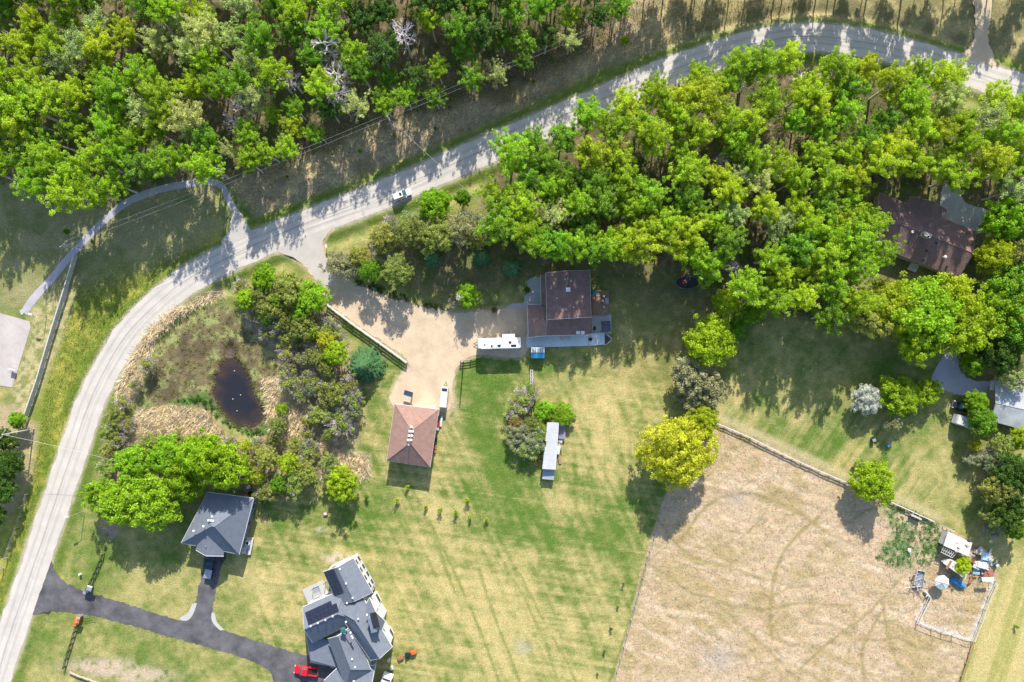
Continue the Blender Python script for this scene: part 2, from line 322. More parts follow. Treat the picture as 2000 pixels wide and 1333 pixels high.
# pasture
pa = pmask(X, Y, PASTURE, 3)
pn = strk(18, 60, 8, 61); pn2 = fbm(X / 14, Y / 14, 67)
pc = mixc(mixc(np.broadcast_to(C(.48, .365, .24), X.shape + (3,)), C(.37, .29, .145), sstep(.42, .68, n1 * .55 + n2 * .45)), C(.55, .435, .305), sstep(.55, .8, pn))
pc = mixc(pc, C(.37, .295, .19), sstep(.58, .8, pn2) * .5)
TRACKS = []
for pts, w in [([(1265, 1100), (1310, 1130), (1350, 1160), (1385, 1165), (1430, 1185), (1500, 1192)], 3), ([(1400, 1180), (1450, 1225), (1500, 1270), (1560, 1333)], 3), ([(1330, 1060), (1380, 990), (1450, 965), (1530, 985), (1600, 1030)], 4), ([(1510, 1250), (1505, 1190), (1515, 1120), (1545, 1060), (1600, 1010)], 4), ([(1725, 1180), (1735, 1240), (1755, 1300)], 5), ([(1560, 1310), (1640, 1240), (1700, 1195), (1760, 1130)], 3.5), ([(1480, 1195), (1560, 1180), (1660, 1185)], 3), ([(1690, 1333), (1685, 1270), (1720, 1200)], 4), ([(1280, 1010), (1340, 1080), (1420, 1110)], 2.5)]:
    TRACKS.append(catmull(pts, 12)); pc = mixc(pc, C(.27, .22, .10), sstep(w * .8 + 2.4, w * .5 - .6, seg_dist(X, Y, TRACKS[-1]) + (n3 - .5) * 5) * .8)
trk = random.Random(19)
for _ in range(16):
    x_, y_, a_ = trk.uniform(1250, 1850), trk.uniform(950, 1330), trk.uniform(-.9, .9); pts = []
    for _k in range(6): pts.append((x_, y_)); x_ += 34 * math.cos(a_); y_ += 34 * math.sin(a_); a_ += trk.uniform(-.5, .5)
    TRACKS.append(catmull(pts, 12)); pc = mixc(pc, C(.30, .24, .12), sstep(4.2, .8, seg_dist(X, Y, TRACKS[-1]) + (n3 - .5) * 4) * trk.uniform(.5, .85))
wp = pmask(X, Y, [(1725, 990), (1760, 985), (1830, 1020), (1845, 1060), (1830, 1100), (1780, 1110), (1740, 1105), (1710, 1090), (1745, 1040)], 16) * sstep(.38, .55, n2 * .5 + n3 * .5)
pc = mixc(pc, C(.10, .19, .06), wp * .95)
pc = mixc(pc, C(.30, .29, .30), blob(1405, 1285, 40, 30) * .45 + blob(1440, 975, 25, 15) * .4)
col = mixc(col, pc, pa)
col = mixc(col, C(.50, .47, .42), sstep(7, 2, seg_dist(X, Y, [(1806, 1180), (1790, 1213), (1860, 1238), (1898, 1250), (1930, 1165), (1944, 1135)]) + (n3 - .5) * 3) * .8)
edge = sstep(16, 3, seg_dist(X, Y, [(1395, 812), (1480, 850), (1640, 925), (1830, 1010)]))
col = mixc(col, C(.47, .39, .22), edge * .7)
rstrip = pmask(X, Y, [(1925, 1160), (2100, 1000), (2100, 1500), (1800, 1500), (1905, 1262)], 8) * (1 - pmask(X, Y, PASTURE, 4))
col = mixc(col, mixc(np.broadcast_to(C(.47, .39, .17), X.shape + (3,)), C(.33, .31, .10), sstep(.4, .7, strk(-72, 160, 9, 71))), rstrip * .85)
# mower and tyre lines on the big lawn
for pts in [[(840, 1020), (880, 1100), (920, 1190), (960, 1290), (975, 1333)], [(935, 1110), (950, 1160), (975, 1230), (1000, 1290), (1015, 1333)], [(985, 1100), (1030, 1180), (1070, 1270), (1090, 1333)], [(1015, 1120), (1060, 1210), (1105, 1290), (1125, 1333)], [(850, 1050), (870, 1110), (905, 1200)], [(1265, 1090), (1245, 1170), (1215, 1260), (1190, 1333)]]:
    col = mixc(col, C(.15, .19, .045), sstep(4.2, 1.0, seg_dist(X, Y, pts) + (n3 - .5) * 2.4) * .72 * sstep(.25, .5, n2))
# pond banks
rd = np.clip(pmask(X, Y, REED1, 9) + pmask(X, Y, REED2, 9) + pmask(X, Y, REED3, 12), 0, 1)
shrubz = pmask(X, Y, [(480, 560), (600, 560), (650, 620), (700, 720), (700, 860), (640, 920), (560, 960), (480, 960), (380, 920), (200, 960), (200, 860), (300, 880), (500, 870), (560, 740), (470, 640)], 14)
col = mixc(col, mixc(np.broadcast_to(C(.25, .19, .13), X.shape + (3,)), C(.42, .33, .22), sstep(.45, .7, n3)), shrubz * .85)
col = mixc(col, mixc(np.broadcast_to(C(.57, .485, .37), X.shape + (3,)), C(.32, .265, .18), sstep(.55, .72, n3)), rd)
bg_ = pmask(X, Y, BOG, 10) * (1 - rd * .6)
bc = mixc(mixc(np.broadcast_to(C(.17, .14, .075), X.shape + (3,)), C(.26, .285, .11), sstep(.47, .58, n2 * .5 + n3 * .5)), C(.10, .075, .05), sstep(.56, .74, fbm(X / 30, Y / 30, 81)) * .8)
col = mixc(col, bc, bg_)
gp = sstep(14, 5, seg_dist(X, Y, [(335, 795), (370, 785), (400, 775), (430, 800), (455, 830), (490, 845), (520, 840)]) + (n2 - .5) * 14)
col = mixc(col, C(.085, .17, .035), gp * .9)
pd = seg_dist(X, Y, POND, True); psd = np.where(inside(X, Y, POND), -pd, pd)
col = mixc(col, C(.13, .09, .065), sstep(15, 0, psd + (n2 - .5) * 22) * .9)
col = mixc(col, C(.085, .088, .115), sstep(-4, -13, psd + (n3 - .5) * 8))
# bare patches, beds, shoulders
for cx, cy, rx, ry, c, a in [(660, 1092, 22, 9, C(.50, .40, .30), .9), (200, 1303, 60, 14, C(.47, .37, .28), .9), (270, 1320, 60, 12, C(.47, .37, .28), .8), (625, 1035, 8, 5, C(.5, .42, .3), .6), (215, 1037, 16, 16, C(.33, .25, .22), .8), (870, 800, 22, 30, C(.5, .4, .27), .45), (1020, 1265, 14, 12, C(.33, .36, .29), .5), (1460, 555, 30, 20, C(.3, .22, .12), .5), (1712, 572, 18, 8, C(.55, .36, .17), .9), (1860, 760, 14, 10, C(.5, .36, .2), .7)]:
    col = mixc(col, c, np.clip(blob(cx, cy, rx, ry) * 1.6, 0, 1) * a * sstep(.2, .5, n3))
gd = seg_dist(X, Y, catmull(GRAVEL, 10, True), True)
col = mixc(col, C(.46, .37, .25), sstep(8, 1, gd + (n3 - .5) * 8) * .75)
col = mixc(col, C(.45, .39, .30), sstep(36, 27, dr + (n3 - .5) * 7) * .75)
col = np.clip(col, .01, .8)
# relief: rough where grass is long, hollow at the pond, flat under anything paved
flat = np.maximum.reduce([sstep(44, 34, dr), pmask(X, Y, GRAVEL, 8), pmask(X, Y, ASPH, 8), sstep(14, 9, seg_dist(X, Y, PATH)), pmask(X, Y, PAD, 8)])
GZ = -0.03 - (fbm(X / 11, Y / 11, 91, 3) * (.05 + .28 * pa + .22 * rough + .35 * rd)) * (1 - flat)
GZ = GZ - sstep(6, -10, psd) * 1.1 - bg_ * .25 * (1 - flat)
GZ = GZ - 0.45 * np.exp(-((dr - 52) / 11) ** 2) * (1 - np.maximum(flat, pmask(X, Y, GRAVEL, 30)))
nx, ny = len(gx), len(gy); ii = np.arange(nx * ny).reshape(ny, nx)
quads = np.stack([ii[:-1, :-1], ii[:-1, 1:], ii[1:, 1:], ii[1:, :-1]], -1).reshape(-1, 4)
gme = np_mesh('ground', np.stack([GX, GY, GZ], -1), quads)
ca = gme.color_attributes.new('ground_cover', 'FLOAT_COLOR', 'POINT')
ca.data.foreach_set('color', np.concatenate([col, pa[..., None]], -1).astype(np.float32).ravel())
gme.polygons.foreach_set('use_smooth', np.ones(len(gme.polygons), bool))
def ground_mat():
    m = bpy.data.materials.new('grass_and_soil'); m.use_nodes = True; n, l = m.node_tree.nodes, m.node_tree.links; p = n['Principled BSDF']
    p.inputs['Roughness'].default_value = 0.95; p.inputs['Specular IOR Level'].default_value = 0.1
    at = n.new('ShaderNodeAttribute'); at.attribute_name = 'ground_cover'
    tc = n.new('ShaderNodeTexCoord')
    def noise(sc, det, lo, hi, st=None, dist=0.0):
        v = tc.outputs['Object']
        if st:
            mp = n.new('ShaderNodeMapping'); mp.inputs['Scale'].default_value = st[0]; mp.inputs['Rotation'].default_value = (0, 0, st[1]); l.new(v, mp.inputs[0]); v = mp.outputs[0]
        z = n.new('ShaderNodeTexNoise'); z.inputs['Scale'].default_value = sc; z.inputs['Detail'].default_value = det; z.inputs['Roughness'].default_value = 0.7; z.inputs['Distortion'].default_value = dist; l.new(v, z.inputs['Vector'])
        r = n.new('ShaderNodeMapRange'); r.inputs['From Min'].default_value = 0.32; r.inputs['From Max'].default_value = 0.68; r.inputs['To Min'].default_value = lo; r.inputs['To Max'].default_value = hi; l.new(z.outputs[0], r.inputs[0]); return r.outputs[0]
    a = noise(3.0, 5, 0.70, 1.30); b = noise(0.5, 6, 0.90, 1.10); c = noise(1.1, 7, 0.80, 1.16, ((1.0, 3.2, 1), R(-18)), 1.2)
    c2 = noise(1.6, 6, 0.86, 1.14, ((1.0, 4.0, 1), R(-9)), 0.6)
    ab = n.new('ShaderNodeMath'); ab.operation = 'MULTIPLY'; l.new(a, ab.inputs[0]); l.new(b, ab.inputs[1])
    mx = n.new('ShaderNodeMix'); mx.data_type = 'FLOAT'; l.new(at.outputs['Alpha'], mx.inputs[0]); l.new(c2, mx.inputs[2]); l.new(c, mx.inputs[3])
    k = n.new('ShaderNodeMath'); k.operation = 'MULTIPLY'; l.new(ab.outputs[0], k.inputs[0]); l.new(mx.outputs[0], k.inputs[1])
    hue = noise(0.9, 5, -0.10, 0.10)
    cx = n.new('ShaderNodeCombineXYZ')
    for i, f in enumerate((1.0, -0.25, -0.4)):
        q = n.new('ShaderNodeMath'); q.operation = 'MULTIPLY_ADD'; q.inputs[1].default_value = f; q.inputs[2].default_value = 1.0; l.new(hue, q.inputs[0]); l.new(q.outputs[0], cx.inputs[i])
    v1 = n.new('ShaderNodeVectorMath'); v1.operation = 'MULTIPLY'; l.new(at.outputs['Color'], v1.inputs[0]); l.new(cx.outputs[0], v1.inputs[1])
    v2 = n.new('ShaderNodeVectorMath'); v2.operation = 'SCALE'; l.new(v1.outputs[0], v2.inputs[0]); l.new(k.outputs[0], v2.inputs['Scale'])
    l.new(v2.outputs[0], p.inputs['Base Color'])
    bp = n.new('ShaderNodeBump'); bp.inputs['Strength'].default_value = 0.55; bp.inputs['Distance'].default_value = 0.14; l.new(k.outputs[0], bp.inputs['Height']); l.new(bp.outputs[0], p.inputs['Normal'])
    return m
gme.materials.append(ground_mat())
tag(link(bpy.data.objects.new('ground', gme)), kind='structure')
def gz(px, py):
    """ground height under a pixel (nearest grid point)"""
    i = int(np.clip(np.searchsorted(gx, (px - 1000) / PPM), 0, nx - 1)); j = int(np.clip(np.searchsorted(gy, (666.5 - py) / PPM), 0, ny - 1))
    return float(GZ[j, i])
# ---------------------------------------------------------------- roads, drives, paths, pond
def paved_mat(name, colr, dark, var, fine, tracks=()):
    m = bpy.data.materials.new(name); m.use_nodes = True; n, l = m.node_tree.nodes, m.node_tree.links; p = n['Principled BSDF']
    p.inputs['Roughness'].default_value = 0.9; p.inputs['Specular IOR Level'].default_value = 0.2
    tc = n.new('ShaderNodeTexCoord')
    def noise(sc, det, lo, hi, vec=None):
        z = n.new('ShaderNodeTexNoise'); z.inputs['Scale'].default_value = sc; z.inputs['Detail'].default_value = det; z.inputs['Roughness'].default_value = 0.65; l.new(vec or tc.outputs['Object'], z.inputs['Vector'])
        r = n.new('ShaderNodeMapRange'); r.inputs['From Min'].default_value = 0.33; r.inputs['From Max'].default_value = 0.67; r.inputs['To Min'].default_value = lo; r.inputs['To Max'].default_value = hi; l.new(z.outputs[0], r.inputs[0]); return r.outputs[0]
    a = noise(0.25, 8, 1 - var, 1 + var); b = noise(5, 4, 1 - fine, 1 + fine)
    k = n.new('ShaderNodeMath'); k.operation = 'MULTIPLY'; l.new(a, k.inputs[0]); l.new(b, k.inputs[1])
    v2 = n.new('ShaderNodeVectorMath'); v2.operation = 'SCALE'; v2.inputs[0].default_value = colr; l.new(k.outputs[0], v2.inputs['Scale']); cur = v2.outputs[0]
    if tracks:
        uv = n.new('ShaderNodeAttribute'); uv.attribute_name = 'lane'; sx = n.new('ShaderNodeSeparateXYZ'); l.new(uv.outputs['Vector'], sx.inputs[0])
        mp = n.new('ShaderNodeMapping'); mp.inputs['Scale'].default_value = (0.03, 1.4, 1); l.new(uv.outputs['Vector'], mp.inputs[0])
        wob = noise(2.0, 5, -0.06, 0.06, mp.outputs[0])
        mp2 = n.new('ShaderNodeMapping'); mp2.inputs['Scale'].default_value = (0.02, 5, 1); l.new(uv.outputs['Vector'], mp2.inputs[0])
        brk = noise(3.0, 6, 0.3, 1.0, mp2.outputs[0])
        for pos, w, amt in tracks:
            s = n.new('ShaderNodeMath'); s.operation = 'ADD'; l.new(sx.outputs['Y'], s.inputs[0]); l.new(wob, s.inputs[1])
            d = n.new('ShaderNodeMath'); d.operation = 'SUBTRACT'; l.new(s.outputs[0], d.inputs[0]); d.inputs[1].default_value = pos
            ab = n.new('ShaderNodeMath'); ab.operation = 'ABSOLUTE'; l.new(d.outputs[0], ab.inputs[0])
            r = n.new('ShaderNodeMapRange'); r.interpolation_type = 'SMOOTHSTEP'; r.inputs['From Min'].default_value = w; r.inputs['From Max'].default_value = w * 0.15; r.inputs['To Max'].default_value = amt; l.new(ab.outputs[0], r.inputs[0])
            q = n.new('ShaderNodeMath'); q.operation = 'MULTIPLY'; l.new(r.outputs[0], q.inputs[0]); l.new(brk, q.inputs[1])
            mx = n.new('ShaderNodeMix'); mx.data_type = 'RGBA'; l.new(q.outputs[0], mx.inputs[0]); l.new(cur, mx.inputs[6]); mx.inputs[7].default_value = dark + (1,); cur = mx.outputs[2]
    l.new(cur, p.inputs['Base Color'])
    bp = n.new('ShaderNodeBump'); bp.inputs['Strength'].default_value = 0.25; bp.inputs['Distance'].default_value = 0.04; l.new(k.outputs[0], bp.inputs['Height']); l.new(bp.outputs[0], p.inputs['Normal'])
    return m
def ribbon(name, pts_px, width_m, z, material, jit=0.18, nac=8, seed=1, wfun=None):
    rg = np.random.default_rng(seed); pts = np.array([U(*p).to_2d() for p in catmull(pts_px, 6)])
    d = np.gradient(pts, axis=0); d /= np.linalg.norm(d, axis=1)[:, None]; nrm = np.stack([-d[:, 1], d[:, 0]], -1)
    along = np.concatenate([[0], np.cumsum(np.linalg.norm(np.diff(pts, axis=0), axis=1))])
    v = np.linspace(-1, 1, nac + 1); V = []; L = []
    ej = [np.convolve(rg.normal(0, 1, len(pts) + 6), np.ones(4) / 4, 'same')[3:-3] * jit * 2 for _ in range(2)]
    for i in range(len(pts)):
        w = width_m / 2 if wfun is None else wfun(i / len(pts))
        for k in v:
            e = (ej[0][i] if k < 0 else ej[1][i]) * abs(k) ** 6
            V.append((*(pts[i] + nrm[i] * (k * w + math.copysign(e, k) * (e / abs(e) if e else 0) * 1.0)), z - 0.03 * abs(k) ** 8)); L.append((along[i], k, 0))
    q = [(i * (nac + 1) + k, i * (nac + 1) + k + 1, (i + 1) * (nac + 1) + k + 1, (i + 1) * (nac + 1) + k) for i in range(len(pts) - 1) for k in range(nac)]
    q = [tuple(reversed(f)) for f in q]
    me = np_mesh(name, V, q); a = me.attributes.new('lane', 'FLOAT_VECTOR', 'POINT'); a.data.foreach_set('vector', np.array(L, np.float32).ravel())
    me.materials.append(material); return tag(link(bpy.data.objects.new(name, me)), kind='structure')
def sheet(name, poly, z, material, smooth=True, jit=0.12, seed=3, kind='structure', parent=None):
    from mathutils.geometry import tessellate_polygon
    rg = np.random.default_rng(seed); P = catmull(poly, 5, True) if smooth else poly
    pts = [U(*p) for p in P]; pts = [Vector((p.x + rg.normal(0, jit), p.y + rg.normal(0, jit), z)) for p in pts]
    t = tessellate_polygon([pts]); me = bpy.data.meshes.new(name); me.from_pydata([tuple(p) for p in pts], [], [tuple(f) for f in t]); me.update()
    bm = bmesh.new(); bm.from_mesh(me)
    for f in bm.faces:
        if f.normal.z < 0: f.normal_flip()
    bm.to_mesh(me); bm.free(); me.materials.append(material)
    return tag(link(bpy.data.objects.new(name, me)), kind=kind)
M_road = paved_mat('pale_chip_seal', (0.50, 0.462, 0.42), (0.22, 0.215, 0.215), 0.10, 0.08, [(0.06, 0.10, 0.8), (-0.42, 0.16, 0.42), (0.55, 0.16, 0.42), (-0.12, 0.07, 0.4)])
M_gravel = paved_mat('sandy_gravel', (0.52, 0.41, 0.285), (0.3, 0.25, 0.18), 0.16, 0.12)
M_asphalt = paved_mat('dark_asphalt', (0.106, 0.103, 0.112), (0.17, 0.16, 0.18), 0.42, 0.14)
M_path = paved_mat('path_asphalt', (0.40, 0.38, 0.42), (0.3, 0.3, 0.3), 0.10, 0.08)
M_pad = paved_mat('worn_pad', (0.44, 0.40, 0.375), (0.3, 0.3, 0.3), 0.14, 0.08)
M_patio = paved_mat('patio_concrete', (0.42, 0.42, 0.40), (0.3, 0.3, 0.3), 0.12, 0.08)
ribbon('road', ROAD, 6.9, 0.030, M_road, 0.14, 8)
sheet('gravel_drive', GRAVEL, 0.018, M_gravel, True, 0.16)
sheet('road_apron', [(520, 470), (548, 492), (590, 512), (618, 545), (640, 560), (656, 545), (640, 515), (632, 485), (634, 462), (660, 428), (640, 410), (540, 450)], 0.024, M_road, True, 0.12, 5)
sheet('path_apron', [(458, 405), (452, 425), (446, 452), (432, 478), (470, 500), (515, 468), (486, 446), (472, 418)], 0.026, M_road, True, 0.10, 6)
ribbon('path', PATH, 1.75, 0.022, M_path, 0.08, 4, 7)
sheet('asphalt_drive', ASPH, -0.003, M_asphalt, True, 0.13, 8)
sheet('parking_pad', PAD, 0.020, M_pad, False, 0.0)
sheet('track', [(1895, -60), (1930, -60), (1938, 20), (1930, 70), (1945, 130), (1935, 180), (1870, 150), (1862, 120), (1895, 90), (1905, 40)], 0.014, M_gravel, True, 0.2, 9)
sheet('neighbour_drive', [(1842, 695), (1868, 688), (1880, 730), (1925, 745), (2040, 720), (2040, 790), (1930, 775), (1865, 768), (1820, 748)], 0.016, M_path, True, 0.15, 10)
sheet('neighbour_patio', [(1842, 365), (1872, 360), (1885, 395), (1935, 415), (1925, 450), (1890, 455), (1840, 425)], 0.016, M_patio, True, 0.06, 12)
sheet('concrete_apron', [(1040, 1190)] and [(350, 1209), (364, 1213), (376, 1202), (384, 1178), (375, 1180), (368, 1196)], 0.004, M_patio, True, 0.02, 13)
sheet('concrete_apron', [(414, 1196), (414, 1214), (430, 1232), (438, 1231), (424, 1216), (419, 1198)], 0.004, M_patio, True, 0.02, 14)
sheet('front_walk', [(990, 602), (1000, 594), (1022, 592), (1024, 580), (1033, 568), (1030, 548), (1056, 545), (1058, 600), (1030, 603)], 0.021, M_patio, True, 0.03, 15)
sheet('side_patio', [(1156, 616), (1194, 614), (1194, 652), (1156, 654)], 0.022, M_patio, False, 0.0, 16)
sheet('rear_patio', [(590, 1152), (630, 1133), (652, 1172), (606, 1190)], 0.022, M_patio, False, 0.0, 17)
def water_mat():
    m = bpy.data.materials.new('dark_pond_water'); m.use_nodes = True; n, l = m.node_tree.nodes, m.node_tree.links; p = n['Principled BSDF']
    at = n.new('ShaderNodeAttribute'); at.attribute_name = 'murk'; tc = n.new('ShaderNodeTexCoord')
    z2 = n.new('ShaderNodeTexNoise'); z2.inputs['Scale'].default_value = 0.45; z2.inputs['Detail'].default_value = 6; l.new(tc.outputs['Object'], z2.inputs['Vector'])
    ad = n.new('ShaderNodeMath'); ad.operation = 'ADD'; l.new(at.outputs['Fac'], ad.inputs[0]); l.new(z2.outputs[0], ad.inputs[1])
    cr = n.new('ShaderNodeValToRGB'); cr.color_ramp.elements[0].position = 0.55; cr.color_ramp.elements[0].color = (0.022, 0.024, 0.034, 1); cr.color_ramp.elements[1].position = 1.25; cr.color_ramp.elements[1].color = (0.055, 0.038, 0.032, 1)
    sc = n.new('ShaderNodeMath'); sc.operation = 'MULTIPLY'; sc.inputs[1].default_value = 0.8; l.new(ad.outputs[0], sc.inputs[0]); l.new(sc.outputs[0], cr.inputs[0]); l.new(cr.outputs[0], p.inputs['Base Color'])
    p.inputs['Roughness'].default_value = 0.08; p.inputs['IOR'].default_value = 1.33
    z = n.new('ShaderNodeTexNoise'); z.inputs['Scale'].default_value = 1.2; z.inputs['Detail'].default_value = 3; l.new(tc.outputs['Object'], z.inputs['Vector'])
    b = n.new('ShaderNodeBump'); b.inputs['Strength'].default_value = 0.05; l.new(z.outputs[0], b.inputs['Height']); l.new(b.outputs[0], p.inputs['Normal']); return m
def pond_mesh():
    P = [U(x, y) for x, y in catmull([(x + (4 if x > 462 else -4), y + (3 if y > 760 else -3)) for x, y in POND if y > 703], 4, True)]; c0 = U(463, 775); n_ = len(P); V = []; K = []
    for r_, k in ((1.0, 1.0), (.86, .75), (.7, .4), (.45, .12), (.15, 0)):
        for p in P: q = c0.lerp(p, r_); V.append((q.x, q.y, -0.5)); K.append(k)
    V.append((c0.x, c0.y, -0.5)); K.append(0)
    Q = [(i * n_ + k, i * n_ + (k + 1) % n_, (i + 1) * n_ + (k + 1) % n_, (i + 1) * n_ + k) for i in range(4) for k in range(n_)]
    T_ = [(4 * n_ + k, 4 * n_ + (k + 1) % n_, 5 * n_) for k in range(n_)]
    me = np_mesh('pond', V, Q, T_); at = me.attributes.new('murk', 'FLOAT', 'POINT'); at.data.foreach_set('value', np.array(K, np.float32))
    if me.polygons[0].normal.z < 0: me.flip_normals()
    wm_ = water_mat(); me.materials.append(wm_); tag(link(bpy.data.objects.new('pond', me)), kind='structure')
pond_mesh()
# ---------------------------------------------------------------- houses
def inset(c, d):
    m = sum(c, Vector()) / len(c); out = []
    for p in c:
        v = Vector((p.x - m.x, p.y - m.y, 0)); out.append(p - v.normalized() * d * 1.4)
    return out
def windows(root, a, b, z0, z1, n, m=None, w=1.2, frame=None):
    """n windows along the wall line a-b (outward to the right of a->b)"""
    d = (b - a); d.z = 0; L = d.length; d.normalize(); nrm = Vector((d.y, -d.x, 0)); rz = math.atan2(d.y, d.x)
    for i in range(n):
        c = a + d * L * (i + .5) / n; c.z = (z0 + z1) / 2
        fr = MB().box(c + nrm * .03, (w + .16, .10, z1 - z0 + .16), rz).build('window', M_white, root)
        MB().box(c + nrm * .065, (w, .10, z1 - z0), rz).build('pane', M_glass, fr)
def roof_block(root, cpx, ze, zr, rm, wm, hip=(0, 0), zwall=None, ov=.45, t=.2, trim=M_white, z0=0.0, rt=.5, gable_wall=True):
    """gable or hip roof on walls; eave corners in pixels, ridge parallel to corner 0 -> 1"""
    c = [U(x, y, ze) for x, y in cpx]; ri0 = c[0].lerp(c[3], rt); ri1 = c[1].lerp(c[2], rt)
    r0 = ri0.lerp(ri1, hip[0]); r1 = ri1.lerp(ri0, hip[1]); r0.z = r1.z = zr
    mb = MB(); mb.slab([c[0], c[1], r1, r0], t); mb.slab([c[2], c[3], r0, r1], t)
    if hip[0]: mb.slab([c[3], c[0], r0], t)
    if hip[1]: mb.slab([c[1], c[2], r1], t)
    ro = mb.build('roof', rm, root)
    k = inset(c, ov); zb = ze - t + .02; mw = MB()
    b4 = [Vector((p.x, p.y, z0)) for p in k]; t4 = [Vector((p.x, p.y, zb)) for p in k]
    vs_ = b4 + t4; fs = [(3, 2, 1, 0), (0, 1, 5, 4), (1, 2, 6, 5), (2, 3, 7, 6), (3, 0, 4, 7)]
    g0 = t4[0].lerp(t4[3], rt); g1 = t4[1].lerp(t4[2], rt); g0.z = g1.z = zr - t - .12
    if not hip[0]: vs_.append(g0); fs.append((4, 7, len(vs_) - 1))
    if not hip[1]: vs_.append(g1); fs.append((6, 5, len(vs_) - 1))
    mw.add(vs_, fs); mw.build('wall', wm, root)
    if trim:
        def strip(a, b):
            d = b - a; d2 = Vector((d.y, -d.x, 0)).normalized() * .03; m_ = MB()
            m_.tube([a - Vector((0, 0, .08)) + d2, b - Vector((0, 0, .08)) + d2], .085, 4); m_.build('fascia', trim, root)
        strip(c[1], c[0]); strip(c[3], c[2])
        if hip[0]: strip(c[0], c[3])
        else: strip(c[0], r0); strip(r0, c[3])
        if hip[1]: strip(c[2], c[1])
        else: strip(c[2], r1); strip(r1, c[1])
    if hip[0] or hip[1] or True:
        m_ = MB(); up = Vector((0, 0, .015)); m_.tube([r0 + up, r1 + up], .07, 4) if (r1 - r0).length > .2 else None
        for hp, r_, cs in ((hip[0], r0, (c[0], c[3])), (hip[1], r1, (c[1], c[2]))):
            if hp:
                for q in cs: m_.tube([r_ + up, q + up], .06, 4)
        m_.build('ridge_cap', rm, root)
    return c, r0, r1
def on_roof(px, py, c, r0, r1, lift=0.0):
    """point of a gable roof surface under a pixel"""
    z = c[0].z
    for _ in range(8):
        p = U(px, py, z); d = (r1 - r0).normalized() if (r1 - r0).length > .3 else (c[1] - c[0]).normalized()
        d2 = Vector((-d.y, d.x, 0)); s = abs((p - r0).dot(d2)); half = abs((c[0] - r0).dot(d2))
        z = r0.z + (c[0].z - r0.z) * min(1, s / half)
    p = U(px, py, z); p.z = z + lift; return p
def vent(root, p, s=.32, h=.4, m=M_white, name='vent'):
    b = MB().box(p + Vector((0, 0, h / 2 - .1)), (s, s, h)).build(name, m, root)
    MB().box(p + Vector((0, 0, h - .06)), (s * 1.3, s * 1.3, .08), top=.7).build('cap', m, b); return b
def pipe(root, p, r=.09, h=.9, m=M_steel, name='vent_pipe'):
    b = MB().tube([p - Vector((0, 0, .2)), p + Vector((0, 0, h))], r, 8).build(name, m, root)
    MB().tube([p + Vector((0, 0, h + .004)), p + Vector((0, 0, h + .14))], [r * 1.9, r * 1.2], 8).build('cap', m, b)
# main house
hs = thing('house', 'brown roofed main house beside the white travel trailer', 'house', U(1100, 600))
cU = roof_block(hs, [(1066, 533), (1068, 625), (1155, 620), (1152, 528)], 5.8, 7.7, M_roof_dark, M_tan_siding)
cG = roof_block(hs, [(1030, 596), (1069, 595), (1066, 656), (1032, 659)], 2.7, 4.3, M_roof_brown, M_tan_siding)
z1, z2 = 4.4, 2.7
def shed_roof(root, hi, lo, zh, zl, rm, wm, t=.18):
    a = [U(x, y, zh) for x, y in hi]; b = [U(x, y, zl) for x, y in lo]
    MB().slab([a[0], a[1], b[1], b[0]], t).build('roof', rm, root)
    k = inset([a[0], a[1], b[1], b[0]], .4); MB().add([Vector((p.x, p.y, 0)) for p in k] + [p - Vector((0, 0, t + .03)) for p in k], [(3, 2, 1, 0), (4, 5, 6, 7), (0, 1, 5, 4), (1, 2, 6, 5), (2, 3, 7, 6), (3, 0, 4, 7)]).build('wall', wm, root)
    MB().tube([b[0] - Vector((0, 0, .1)), b[1] - Vector((0, 0, .1))], .08, 4).build('gutter', M_white, root)
shed_roof(hs, [(1067.5, 622), (1156, 619)], [(1066.5, 656), (1151, 654)], 4.4, 2.75, M_roof_dark, M_tan_siding)
shed_roof(hs, [(1067, 536), (1068, 597)], [(1056, 537), (1057, 597)], 3.6, 2.8, M_roof_dark, M_tan_siding)
for x, y in [(1104, 546), (1115, 549), (1088, 583), (1106, 605)]: vent(hs, on_roof(x, y, *cU), .35, .35, M_steel)
vent(hs, on_roof(1109.5, 566, *cU), .8, .35, M_white, 'ridge_vent'); pipe(hs, on_roof(1119, 601, *cU), .12, 1.5); pipe(hs, on_roof(1043, 629, *cG), .1, .5)
for i, x in enumerate((1129, 1138)): MB().box(U(x, 650, 3.16) + Vector((0, 0, 0)), (.95, .8, .16), 0.02, .92).build('skylight', M_white, hs)
MB().box(U(1104, 659, .45), (2.2, 1.3, .3)).build('step', M_greywood, hs)
MB().slab([U(x, y, .32) for x, y in [(1028, 654), (1149, 652), (1149, 676), (1028, 679.5)]], .3).build('deck', M_shade_blue_deck, hs)
MB().slab([U(x, y, .30) for x, y in [(1149.6, 652), (1181, 650), (1181, 673.5), (1149.6, 676)]], .28).build('deck', M_shade_blue_deck, hs)
MB().slab([U(x, y, .8) for x, y in [(1157, 568), (1189, 568), (1190, 614), (1157, 615)]], .5).build('wood_deck', M_deckwood, hs)
for a, b in [((1189, 568), (1190, 614)), ((1157, 568), (1189, 568)), ((1157, 615), (1190, 614))]:
    MB().tube([U(*a, 1.7), U(*b, 1.7)], .05, 4).build('railing', M_deckwood, hs)
k = inset(cU[0], .45)
windows(hs, Vector((k[2].x, k[2].y, 0)), Vector((k[3].x, k[3].y, 0)), 3.9, 5.1, 3); windows(hs, Vector((k[2].x, k[2].y, 0)), Vector((k[3].x, k[3].y, 0)), 1.0, 2.2, 2)
windows(hs, Vector((k[0].x, k[0].y, 0)), Vector((k[1].x, k[1].y, 0)), 4.2, 5.2, 2)
kk = [U(1066.5, 655, 2.7), U(1151, 653, 2.7)]
